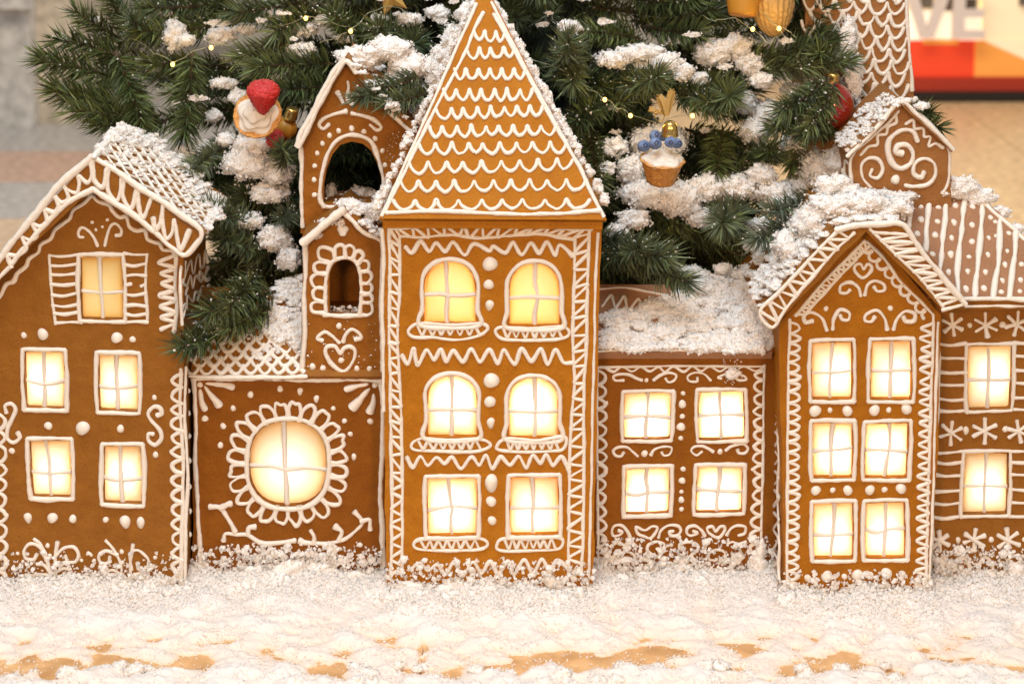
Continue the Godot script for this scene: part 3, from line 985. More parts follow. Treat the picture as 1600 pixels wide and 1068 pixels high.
func four_window_house() -> void:
	var z := -0.05
	thing("gingerbread_house", "low gingerbread house with four square windows, scrolls and hearts under a thick snowy roof", "gingerbread house", Vector3(0.275, DECK, z), VILLAGE)
	holes = []
	pl = zp(z)
	sheet(925, 555, 5.517)
	cord("icing_border", [60, 100, 300, 95, 700, 90, 1000, 90, 1300, 96, 1490, 92], 2.3)
	zig("icing_zigzag", 110, 118, 1470, 116, 9, 20, 2.4, 0)
	zig("icing_zigzag", 85, 130, 88, 990, 7.5, -32, 3.2, 1)
	cord("icing_border", [45, 100, 40, 400, 45, 700, 45, 990, 52, 1500, 55, 1830], 2.7)
	zig("icing_zigzag", 1440, 120, 1428, 990, 8.5, 34, 3.2, 1)
	cord("icing_border", [1490, 90, 1480, 400, 1475, 990, 1465, 1300, 1455, 1700, 1440, 1830], 2.7)
	window(quad_points([280, 325, 690, 320, 672, 720, 275, 725]), z, [[482, 318, 478, 480, 465, 600, 465, 718], [268, 525, 470, 520, 560, 520, 692, 535]], 3.4, 4.0, 0.085)
	window(quad_points([920, 310, 1310, 308, 1320, 720, 920, 730]), z, [[1108, 308, 1100, 400, 1112, 520, 1112, 718], [918, 520, 1110, 510, 1325, 505]], 3.6, 4.0, 0.085)
	for q in [[270, 215, 200, 215, 185, 180, 240, 160, 320, 165, 380, 195, 430, 215], [535, 210, 590, 170, 660, 150, 725, 170, 710, 215, 660, 230, 635, 200], [910, 195, 905, 225, 840, 220, 825, 180, 880, 150, 960, 160, 1020, 215], [1110, 200, 1085, 190, 1150, 160], [1240, 195, 1270, 215, 1330, 210, 1320, 180, 1270, 160], [275, 835, 250, 865, 205, 860, 185, 820, 230, 790, 300, 790, 350, 830, 390, 865], [510, 855, 540, 810, 620, 785, 685, 795, 670, 850, 620, 860, 600, 835], [945, 830, 900, 860, 855, 820, 880, 785, 950, 780, 1000, 800, 1045, 830], [1155, 815, 1210, 780, 1300, 765, 1345, 800, 1320, 840, 1270, 840, 1255, 812]]:
		cord("icing_swirl", q, 2.6, false, null, 1.4)
	dots([470, 215, 19, 453, 847, 30, 1105, 830, 25, 787, 328, 21, 780, 422, 36, 780, 526, 24, 768, 617, 38, 766, 714, 22, 787, 980, 24])
	sheet(925, 720, 5.087)
	zig("icing_zigzag", 78, 20, 75, 850, 7.5, -30, 3.2, 1)
	zig("icing_zigzag", 1325, 20, 1285, 850, 8, 34, 3.2, 1)
	window(quad_points([268, 58, 620, 53, 612, 415, 268, 425]), z, [[440, 48, 425, 150, 440, 230, 432, 425], [258, 255, 370, 272, 440, 250, 620, 245]], 3.8, 4.2, 0.085)
	window(quad_points([840, 45, 1202, 48, 1192, 405, 828, 410]), z, [[1018, 50, 1010, 200, 990, 330, 998, 432], [822, 222, 1010, 235, 1205, 240]], 3.8, 4.2, 0.085)
	dots([726, 65, 20, 717, 157, 28, 712, 244, 18, 711, 309, 26, 712, 383, 20, 630, 667, 18, 383, 718, 20, 898, 690, 18])
	for q in [[302, 600, 285, 560, 240, 512, 180, 515, 158, 555, 170, 595, 215, 590, 238, 565, 212, 552], [530, 605, 550, 550, 610, 512, 680, 515, 705, 550, 680, 588, 630, 588, 618, 560, 645, 556], [893, 592, 870, 550, 820, 512, 765, 525, 757, 570, 790, 593, 838, 572, 810, 558], [1075, 582, 1110, 535, 1160, 512, 1220, 525, 1215, 575, 1170, 590], [520, 700, 570, 690, 570, 655, 510, 640, 450, 665, 445, 710, 500, 750, 560, 775, 605, 812], [720, 700, 700, 660, 760, 640, 830, 660, 845, 700, 800, 740, 740, 790, 690, 815], [280, 800, 340, 780, 330, 740, 270, 720, 215, 750, 205, 800, 240, 860], [980, 790, 930, 780, 930, 730, 990, 705, 1050, 720, 1060, 770, 1040, 820]]:
		cord("icing_swirl", q, 2.9, false, null, 1.35)
	cord("icing_heart", [350, 522, 400, 545, 435, 545, 480, 517, 522, 527, 500, 575, 465, 612, 420, 600, 365, 575], 2.9, true)
	cord("icing_heart", [985, 558, 960, 518, 922, 528, 932, 570, 1005, 608, 1053, 550, 1048, 518, 1015, 522], 2.9, true)
	heart(155, 766, 90, 4.0)
	heart(1160, 762, 120, 5.4)
	for q in [[180, 662, 210, 640, 260, 670, 310, 637, 360, 675], [1080, 655, 1120, 640, 1160, 655, 1220, 640], [370, 862, 430, 832, 500, 822, 570, 840, 610, 872], [745, 825, 830, 822, 900, 850, 1000, 862], [460, 900, 520, 870, 590, 900], [760, 900, 830, 880, 890, 905]]:
		cord("icing_wave", q, 2.8)
	sheet(0, 0, 1)
	panel("wall", [928, 556, 1218, 556, 1218, 945, 928, 945], z, 0.014, M.dough_dark, holes)
	shell(930, 1216, 945, 556, z, 0.21, M.dough_dark)
	var a := at(930, 551, z + 0.016)
	var b := at(1207, 551, z + 0.016)
	var rise := Vector3(0, 0.073, -0.157)
	part("roof_panel", slab_mesh([a, b, b + rise, a + rise], 0.013), M.dough_pale)
	var nn := (b - a).cross(rise).normalized()
	pl = Plane(nn, nn.dot(a))
	cord("icing_edge", [932, 549, 1020, 547, 1120, 549, 1200, 547, 1206, 520], 2.8)
	cord("icing_edge", [936, 452, 980, 450, 1040, 462], 2.6)
	cord("icing_squiggle", [942, 478, 955, 462, 962, 480, 975, 464, 982, 484, 998, 468, 1005, 486, 1022, 470, 1030, 484], 3.0)

func right_gabled_house() -> void:
	var z := 0.03
	thing("gingerbread_house", "narrow gabled gingerbread house with heart in its gable and six windows in pairs", "gingerbread house", Vector3(0.545, DECK, z), VILLAGE)
	holes = []
	pl = zp(z)
	sheet(1160, 300, 3.141)
	window(quad_points([342, 740, 540, 735, 540, 1015, 342, 1015]), z, [[445, 728, 435, 830, 430, 920, 430, 1028], [342, 885, 440, 885, 535, 872]], 4.4, 4.0, 0.052)
	window(quad_points([635, 732, 832, 730, 832, 1015, 630, 1015]), z, [[733, 730, 728, 860, 725, 1000, 725, 1042], [645, 872, 728, 875, 832, 868]], 4.4, 4.0, 0.052)
	cord("icing_heart", [590, 420, 552, 385, 555, 358, 580, 352, 595, 375, 615, 350, 635, 362, 630, 388], 3.3, true)
	for q in [[580, 505, 570, 465, 530, 440, 485, 455, 480, 490, 510, 495, 528, 480], [602, 500, 615, 455, 650, 435, 695, 450, 700, 480, 665, 485, 648, 465], [415, 675, 395, 620, 345, 590, 305, 605, 310, 635, 345, 630], [445, 670, 450, 620, 480, 575, 525, 590, 520, 625, 490, 625, 480, 605], [712, 670, 700, 620, 660, 580, 610, 600, 605, 630, 635, 635, 650, 612], [742, 672, 760, 625, 800, 585, 845, 595, 840, 630, 800, 632, 790, 612]]:
		cord("icing_swirl", q, 3.4, false, null, 1.35)
	dots([411, 572, 13, 728, 570, 14])
	var o := [600, 238, 500, 340, 400, 440, 262, 605]
	var q := [618, 268, 515, 375, 425, 470, 300, 608]
	cord("icing_border", o, 3.0)
	cord("icing_border", q, 2.8)
	lace("icing_zigzag", o, q, 13, 2.7)
	cord("icing_border", [615, 245, 700, 330, 780, 440, 860, 520, 938, 602], 3.0)
	zig("icing_scallop", 605, 275, 905, 610, 8, -16, 3.4, 2)
	cord("icing_border", [235, 625, 228, 800, 225, 1060, 222, 1400, 220, 1960], 3.0)
	zig("icing_scallop", 258, 640, 248, 1960, 27, -24, 3.2, 1)
	cord("icing_border", [938, 602, 935, 800, 925, 1060, 915, 1400, 900, 1950], 3.0)
	zig("icing_scallop", 905, 640, 880, 1940, 25, 24, 3.3, 0)
	cord("icing_edge", [962, 640, 955, 850, 948, 1068, 940, 1400, 918, 1960], 2.6)
	sheet(1180, 600, 3.052)
	window(quad_points([275, 185, 468, 185, 465, 445, 278, 445]), z, [[370, 172, 362, 300, 362, 448], [272, 320, 360, 312, 472, 300]], 4.4, 4.0, 0.054)
	window(quad_points([530, 190, 735, 185, 725, 445, 525, 445]), z, [[640, 180, 645, 280, 625, 370, 615, 458], [530, 312, 640, 312, 732, 318]], 4.4, 4.0, 0.054)
	window(quad_points([278, 570, 470, 565, 470, 830, 280, 830]), z, [[378, 560, 372, 700, 360, 836], [275, 715, 370, 720, 475, 710]], 4.4, 4.0, 0.050)
	window(quad_points([528, 568, 715, 562, 718, 828, 525, 828]), z, [[625, 555, 620, 690, 612, 858], [525, 690, 580, 705, 650, 688, 720, 685]], 4.4, 4.0, 0.050)
	dots([287, 128, 29, 358, 124, 13, 441, 128, 26, 570, 125, 27, 638, 123, 14, 723, 118, 27, 290, 507, 24, 371, 505, 14, 443, 507, 24, 548, 505, 24, 618, 503, 15, 697, 498, 26, 252, 925, 18, 343, 918, 28, 427, 918, 15, 490, 910, 28, 551, 908, 15, 627, 903, 28, 702, 905, 18])
	zig("icing_wave", 210, 1000, 760, 1000, 7, 24, 3.2, 1)
	sheet(0, 0, 1)
	panel("wall", [1352, 352, 1470, 492, 1466, 700, 1450, 955, 1226, 955, 1218, 505], z, 0.014, M.dough_gold, holes)
	shell(1219, 1468, 955, 500, z, 0.24, M.dough_gold, true, 1226, 1450)
	sheet(1160, 300, 3.141)
	var zf := 0.068
	panel("roof_panel", [606, 160, 465, 183, 85, 590, 145, 668, 606, 192], zf, 0.29, M.dough_brown)
	panel("roof_panel", [606, 160, 606, 192, 985, 580, 1105, 548, 795, 156], zf, 0.29, M.dough_brown)
	pl = zp(zf)
	o = [470, 190, 380, 275, 270, 395, 180, 490, 88, 590]
	q = [548, 200, 400, 352, 270, 502, 200, 590, 145, 660]
	cord("icing_edge", [470, 190, 380, 275, 270, 395, 180, 490, 88, 590, 145, 664, 200, 590, 270, 502, 400, 352, 470, 275, 548, 200], 3.5)
	lace("icing_zigzag", o, q, 8, 3.2)
	cord("icing_edge", [465, 183, 560, 162, 680, 158, 790, 162, 850, 250, 950, 375, 1095, 545], 5.5)
	o = [800, 190, 850, 270, 940, 390, 1070, 540]
	q = [645, 200, 760, 312, 880, 430, 985, 558]
	cord("icing_edge", [628, 182, 760, 312, 880, 430, 985, 560], 2.8)
	cord("icing_edge", [985, 578, 1040, 566, 1100, 548], 3.2)
	lace("icing_scallop", q, o, 9, 3.4)
	# the wall that faces the low house
	pl = side_plane(215, 640, z, -1.0)
	sheet(1170, 490, 2.322)
	for s in [[100, 80, 95, 200, 98, 330, 85, 420, 88, 540, 82, 650, 88, 780, 85, 880, 98, 960], [112, 90, 110, 200, 118, 300, 108, 400, 114, 520, 106, 650, 112, 800, 112, 960]]:
		cord("icing_squiggle", s, 3.2)
	zig("icing_squiggle", 104, 90, 100, 960, 12, 9, 3.0, 0)

func far_right_house() -> void:
	var z := -0.03
	thing("gingerbread_house", "gingerbread house with icing stars, louvred shutters and drop-striped roof cut by the frame", "gingerbread house", Vector3(0.80, DECK, z), VILLAGE)
	holes = []
	pl = zp(z)
	sheet(1440, 480, 2.375)
	window(quad_points([172, 145, 340, 142, 330, 375, 172, 380]), z, [[250, 155, 250, 265, 243, 385], [172, 270, 250, 268, 342, 265]], 3.6, 3.6, 0.052)
	window(quad_points([162, 540, 325, 540, 320, 765, 152, 768]), z, [[240, 540, 235, 660, 232, 765], [160, 662, 235, 662, 318, 663]], 3.6, 3.6, 0.052)
	for y in [137, 186, 240, 286, 340, 383]:
		cord("shutter_slat", [68, y + rng.randf_range(-3, 3), 110, y + 3, 166, y + rng.randf_range(-4, 4)], 3.2)
		cord("shutter_slat", [346, y - 6, 390, y - 4, 450, y - 6 + rng.randf_range(-4, 4)], 3.2)
	for y in [537, 577, 622, 680, 727, 778]:
		cord("shutter_slat", [50, y + rng.randf_range(-3, 3), 90, y + 3, 148, y - 2 + rng.randf_range(-4, 4)], 3.2)
		cord("shutter_slat", [330, y - 4, 380, y - 2, 440, y - 4 + rng.randf_range(-4, 4)], 3.2)
	cord("shutter_edge", [450, 130, 452, 260, 446, 380], 3.2)
	cord("shutter_edge", [440, 535, 442, 660, 434, 775], 3.2)
	for s in [[115, 65, 38], [240, 65, 42], [355, 60, 42], [475, 62, 40], [110, 465, 42], [235, 458, 45], [360, 460, 40], [490, 462, 42], [68, 865, 36], [197, 860, 40], [322, 862, 42], [450, 862, 40]]:
		star(s[0], s[1], s[2])
	dots([180, 67, 10, 302, 65, 13, 420, 64, 12, 166, 454, -12, 312, 452, 12, 430, 455, 12, 137, 862, -10, 260, 862, 11, 385, 862, 11, 50, 952, 8])
	cord("icing_edge", [60, 50, 64, 250, 60, 400, 45, 600, 40, 850, 30, 1060], 3.4)
	for q in [[35, 945, 50, 930, 72, 940, 78, 980, 78, 1030], [105, 1040, 120, 955, 150, 925, 178, 960, 180, 1040], [205, 1040, 215, 955, 240, 925, 264, 960, 266, 1040], [300, 1040, 320, 940, 350, 922, 375, 950, 380, 1040], [400, 1040, 418, 950, 445, 925, 470, 955, 474, 1040]]:
		cord("icing_arch", q, 3.4)
	sheet(0, 0, 1)
	panel("wall", [1462, 470, 1725, 470, 1725, 955, 1452, 955], z, 0.014, M.dough_brown, holes)
	shell(1463, 1723, 955, 474, z, 0.2, M.dough_brown, true, 1454, 1723)
	# eave board and sloping roof
	var e0 := at(1440, 467, z + 0.03)
	var e1 := at(1745, 467, z + 0.03)
	var low := at(1440, 484, z + 0.03).y
	var sh := Shape.new()
	sh.box(Vector3(e0.x, low, z + 0.002) - org, Vector3(e1.x, e0.y - 0.002, z + 0.029) - org)
	part("eave_board", sh.done(), M.dough_brown)
	var rise := Vector3(0, 0.122, -0.13).normalized()
	var nn := Vector3(0, rise.z * -1.0, rise.y).normalized()
	pl = Plane(nn, nn.dot(e0))
	var c := []
	for s in [[1400, 466], [1740, 466], [1690, 436], [1600, 370], [1560, 330], [1522, 304], [1392, 304]]:
		c.append(on(pl, s[0], s[1]))
	part("roof_panel", slab_mesh(c, 0.014), M.dough_pale)
	sheet(1390, 290, 5.338)
	for q in [[190, 110, 180, 200, 165, 330], [335, 110, 310, 400, 300, 540], [480, 110, 450, 400, 425, 690], [630, 90, 600, 400, 570, 700, 575, 880], [775, 140, 765, 400, 730, 750, 720, 910], [925, 300, 915, 600, 870, 920], [1060, 400, 1040, 650, 1000, 930], [1200, 500, 1180, 700, 1150, 930], [1340, 600, 1320, 750, 1300, 930]]:
		cord("icing_stripe", q, 5.2, false, null, 1.05)
	cord("icing_edge", [60, 95, 400, 95, 650, 78, 760, 112, 900, 250, 1050, 370, 1120, 440, 1300, 560, 1560, 730], 4.6)
	cord("icing_edge", [560, 950, 800, 942, 1121, 950, 1500, 955, 1850, 955], 4.6)
	dots([120, 170, 26, 265, 170, 26, 410, 178, 25, 553, 165, 28, 695, 175, 25, 265, 275, -27, 403, 298, 25, 540, 300, -26, 690, 322, -24, 235, 400, 28, 383, 410, 30, 520, 430, -22, 690, 465, 28, 830, 430, -18, 845, 265, 24, 885, 300, 20, 890, 418, 18, 998, 395, 22, 362, 570, 26, 512, 565, -28, 665, 592, 22, 823, 570, -21, 985, 540, -18, 965, 652, -23, 495, 715, -24, 655, 708, -22, 803, 715, -23, 640, 855, -26, 790, 850, -26, 945, 785, -21, 935, 885, 24, 1105, 655, 25, 1095, 780, -22, 1240, 720, 22, 1090, 880, 22, 1230, 850, 24])
	pl = zp(z + 0.029)
	cord("icing_edge", [640, 1005, 900, 1002, 1121, 1005, 1500, 1010, 1850, 1010], 2.8)

func spiral_house() -> void:
	var z := -0.13
	thing("gingerbread_house", "little gingerbread house with big icing spirals perched behind the larger roofs", "gingerbread house", Vector3(0.63, 0.98, z), "small gingerbread buildings behind the row")
	pl = zp(z)
	sheet(1280, 0, 3.141)
	cord("icing_edge", [165, 960, 160, 770, 250, 678, 340, 602, 385, 548], 3.6)
	cord("icing_edge", [430, 520, 540, 600, 632, 718, 638, 830, 632, 900, 610, 945], 3.4)
	cord("icing_wave", [375, 562, 378, 600, 340, 620, 330, 655, 290, 665, 285, 710, 240, 722, 205, 758], 3.4)
	cord("icing_wave", [430, 605, 465, 588, 470, 630, 510, 632, 515, 670, 545, 672, 540, 715, 575, 702, 608, 722], 3.4)
	cord("icing_spiral", [480, 690, 455, 645, 400, 640, 350, 680, 337, 740, 360, 800, 410, 825, 455, 795, 460, 745, 430, 710, 388, 715, 380, 745, 405, 752], 5.2)
	cord("icing_spiral", [260, 832, 252, 860, 290, 872, 312, 830, 290, 782, 245, 775, 210, 810, 215, 870, 248, 915], 3.3)
	cord("icing_spiral", [515, 845, 500, 870, 465, 850, 475, 800, 520, 777, 565, 800, 570, 860, 535, 905, 470, 915, 425, 910], 3.8)
	dots([375, 883, 24])
	panel("wall", [158, 1010, 158, 752, 405, 512, 645, 735, 650, 1010], z, 0.014, M.dough_back)
	sheet(0, 0, 1)
	shell(1331, 1486, 318, 243, z, 0.16, M.dough_back)
	sheet(1280, 0, 3.141)
	panel("roof_panel", [150, 775, 140, 752, 408, 488, 408, 516], z + 0.012, 0.185, M.dough_back)
	panel("roof_panel", [408, 488, 660, 722, 650, 748, 408, 516], z + 0.012, 0.185, M.dough_back)
	pl = zp(z + 0.012)
	cord("icing_edge", [145, 762, 220, 690, 300, 608, 400, 500, 500, 578, 600, 672, 655, 728], 4.2)
	pl = side_plane(158, 850, z, -1.0)
	for q in [[145, 800, 130, 790, 128, 850, 145, 880, 120, 890, 118, 830], [140, 900, 128, 930, 140, 940]]:
		cord("icing_squiggle", q, 3.0)
	# shingle-like icing on the roof slope that faces the tree
	pl = slope_plane(408, 488, 140, 752, z + 0.012)
	for k in 4:
		var x := 380.0 - k * 62.0
		zig("icing_scallop", x - 70, 490 + k * 56, x + 10 - 12, 520 + k * 62, 3, 16, 3.4, 2)

func spire() -> void:
	var z := -0.36
	thing("gingerbread_spire", "tall tapering gingerbread spire netted with scalloped icing tiles at the back right", "spire", Vector3(0.67, 0.55, z), "small gingerbread buildings behind the row")
	pl = zp(z)
	sheet(1280, 0, 3.141)
	for row in 11:
		var y := 500.0 - row * 58.0
		var s := 0.0 if row % 2 == 0 else 44.0
		zig("icing_net", -90 + s, y - 20, 425 + row * -1.0 + (12 if row % 2 else 0), y + 10, 6.0, 30, 3.4, 1)
	cord("icing_edge", [424, -120, 428, 0, 438, 150, 448, 300, 458, 440], 3.4)
	panel("wall", [-90, 1500, -60, -200, 432, -200, 436, 0, 472, 512, 520, 1500], z, 0.16, M.dough_back)
	sheet(0, 0, 1)
	dots([1430, 157, 6])

# ---------------------------------------------------------------- snow
var snow_core := {}
var snow_bits := {}

func make_flakes() -> void:
	for k in 4:
		var sh := Shape.new()
		var ring := []
		for i in 6:
			var a := TAU * i / 6.0 + rng.randf_range(-0.3, 0.3)
			var r := rng.randf_range(0.25, 0.62)
			ring.append(Vector3(cos(a) * r, rng.randf_range(-0.28, 0.28), sin(a) * r))
		for i in 6:
			var b: Vector3 = ring[i]
			var c: Vector3 = ring[(i + 1) % 6]
			var nn := b.cross(c).normalized()
			sh.tri(Vector3(0, 0.12, 0), b, c, nn if nn.y > 0 else -nn)
		flake_meshes.append(sh.done())

func bit(group: String, p: Vector3, size: float, up := Vector3.ZERO) -> void:
	if not snow_bits.has(group):
		snow_bits[group] = [[], [], [], []]
	var b := Basis.from_euler(Vector3(rng.randf() * TAU, rng.randf() * TAU, rng.randf() * TAU)).scaled(Vector3.ONE * size)
	if up != Vector3.ZERO:
		var y := (up + Vector3(rng.randf_range(-1, 1), rng.randf_range(-1, 1), rng.randf_range(-1, 1)) * 0.75).normalized()
		var x := y.cross(Vector3(rng.randf_range(-1, 1), rng.randf_range(-1, 1), rng.randf_range(-1, 1))).normalized()
		if x.length() > 0.5:
			b = Basis(x, y, x.cross(y)).scaled(Vector3.ONE * size)
	snow_bits[group][rng.randi() % 4].append(Transform3D(b, p))

# a lump of fluffy snow with its centre at p and half sizes r (metres)
func lump(group: String, p: Vector3, r: Vector3, bits := 1.0, fine := 0.0052) -> void:
	if not snow_core.has(group):
		snow_core[group] = Shape.new()
	var sh: Shape = snow_core[group]
	var seg := 26
	var rings := 16
	var k0 := sh.v.size()
	for i in rings + 1:
		var t := PI * i / rings
		for s in seg:
			var a := TAU * s / seg
			var d := Vector3(sin(t) * cos(a), cos(t), sin(t) * sin(a))
			var q := p + d * r
			var w := 0.86 + 0.42 * lump_noise.get_noise_3dv(q * 900.0) + 0.16 * lump_noise.get_noise_3dv(q * 2600.0)
			sh.v.append(p + d * r * w)
			sh.n.append((d / r).normalized())
			if group == "deck":
				sh.c.append(Color(0.87, 0.85, 0.825))
	for i in rings:
		for s in seg:
			var a := k0 + i * seg + s
			var b := k0 + i * seg + (s + 1) % seg
			sh.i.append_array(PackedInt32Array([a, b, b + seg, a, b + seg, a + seg]))
	var area := 4.0 * PI * pow((pow(r.x * r.y, 1.6) + pow(r.x * r.z, 1.6) + pow(r.y * r.z, 1.6)) / 3.0, 1.0 / 1.6)
	for i in int(area / (fine * fine) * 0.9 * bits):
		var d := Vector3(rng.randfn(), rng.randfn(), rng.randfn()).normalized()
		var q := p + d * r
		var w := 0.88 + 0.42 * lump_noise.get_noise_3dv(q * 900.0) + 0.16 * lump_noise.get_noise_3dv(q * 2600.0) + 0.16 * pow(rng.randf(), 3.0)
		bit(group, p + d * r * w, (0.45 + 1.2 * pow(rng.randf(), 1.7)) * fine, d)

func heap(group: String, px: float, py: float, z: float, rx: float, ry: float, rz := 0.0, bits := 1.0) -> void:
	var p := at(px, py, z)
	var m := mm(p)
	lump(group, p, Vector3(rx, ry, rz if rz > 0.0 else (rx + ry) * 0.5) * m, bits)

# small lumps strewn over a survey polygon on a plane
func strew(group: String, p: Plane, poly: Array, n: int, r0: float, r1: float, flat := 0.6) -> void:
	var pg := PackedVector2Array()
	var lo := Vector2(INF, INF)
	var hi := -lo
	for i in poly.size() / 2:
		var q := Vector2(poly[i * 2], poly[i * 2 + 1])
		pg.append(q)
		lo = lo.min(q)
		hi = hi.max(q)
	var done := 0
	for tries in n * 30:
		if done >= n:
			break
		var q := Vector2(rng.randf_range(lo.x, hi.x), rng.randf_range(lo.y, hi.y))
		if Geometry2D.is_point_in_polygon(q, pg):
			done += 1
			var w := on(p, q.x, q.y)
			var r := rng.randf_range(r0, r1) * mm(w)
			lump(group, w + p.normal * r * 0.15, Vector3(r, r * flat, r), 1.0)

# crumbs that cling to a front wall above the drift
func cling(px0: float, px1: float, py_low: float, py_high: float, z: float, n: int) -> void:
	for i in n:
		var px := rng.randf_range(px0, px1)
		var u := pow(rng.randf(), 1.7)
		var py := lerpf(py_low, py_high, u)
		var c := lump_noise.get_noise_2d(px * 3.0, py * 4.5) + 0.5 * lump_noise.get_noise_2d(px * 9.0, py * 9.0)
		if c > lerpf(-0.10, 0.34, u) and rng.randf() < 0.11:
			var r := rng.randf_range(0.004, 0.0085)
			lump("deck", at(px, py, z + 0.001), Vector3(r, r * rng.randf_range(0.6, 1.0), r * 0.8), 1.3, 0.0045)
		elif c > lerpf(-0.30, 0.26, u):
			bit("deck", at(px, py, z) + Vector3(0, 0, rng.randf_range(0.0, 0.012)), rng.randf_range(0.004, 0.011))

func finish_snow(group: String, called: String, label: String) -> void:
	org = Vector3.ZERO
	var base := MeshInstance3D.new()
	base.name = called
	if snow_core.has(group):
		var sh: Shape = snow_core[group]
		var st := SurfaceTool.new()
		st.create_from(sh.done(), 0)
		st.generate_normals()
		base.mesh = st.commit()
	base.material_override = M.powder_snow if group == "deck" else M.snow
	add_child(base, true)
	base.set_meta("kind", "stuff")
	base.set_meta("label", label)
	base.set_meta("category", "snow")
	for k in 4:
		var list: Array = snow_bits[group][k]
		if list.is_empty():
			continue
		var mmesh := MultiMesh.new()
		mmesh.transform_format = MultiMesh.TRANSFORM_3D
		mmesh.mesh = flake_meshes[k]
		mmesh.instance_count = list.size()
		for i in list.size():
			mmesh.set_instance_transform(i, list[i])
		var mi := MultiMeshInstance3D.new()
		mi.name = "flakes" if k == 0 else "flakes_%03d" % k
		mi.multimesh = mmesh
		mi.material_override = M.snow_flake
		mi.set_meta("kind", "stuff")
		base.add_child(mi, true)

func wall_line(x: float) -> float:     # depth of the house fronts along the deck
	if x < -0.525: return 0.0
	if x < -0.205: return -0.045
	if x < 0.14: return 0.02
	if x < 0.445: return -0.05
	if x < 0.69: return 0.03
	return -0.03

func deck_point(px: float, py: float) -> Vector3:
	return on(Plane(Vector3.UP, DECK), px, py)

func deck_height(x: float, z: float, bare: Array) -> float:
	var wl := (wall_line(x - 0.02) + wall_line(x + 0.02) + wall_line(x)) / 3.0
	var d := maxf(z - wl, 0.0)
	var n1 := lump_noise.get_noise_2d(x * 160.0, z * 160.0)
	var n2 := lump_noise.get_noise_2d(x * 620.0, z * 620.0 + 50.0)
	var n3 := lump_noise.get_noise_2d(x * 2400.0, z * 2400.0 + 90.0)
	var n4 := lump_noise.get_noise_2d(x * 6500.0, z * 6500.0)
	var h := 0.0105 + 0.010 * exp(-d / 0.085) * (1.0 + 0.7 * n1) + 0.009 * n1 + 0.0024 * n2 + 0.0019 * n3 + 0.0012 * n4
	var n5 := lump_noise.get_noise_2d(x * 260.0 + 70.0, z * 420.0)
	h -= 0.0100 * smoothstep(0.10, 0.24, z + 0.06 * n5) * (0.75 + 0.5 * n5) - 0.007 * smoothstep(0.27, 0.31, z + 0.03 * n1)
	for b in bare:
		var e := Vector2((x - b[0].x) / b[1], (z - b[0].z) / b[2])
		h -= 0.018 * exp(-e.length_squared() * 1.4) * (1.0 + 1.2 * n2 + n3)
	return h

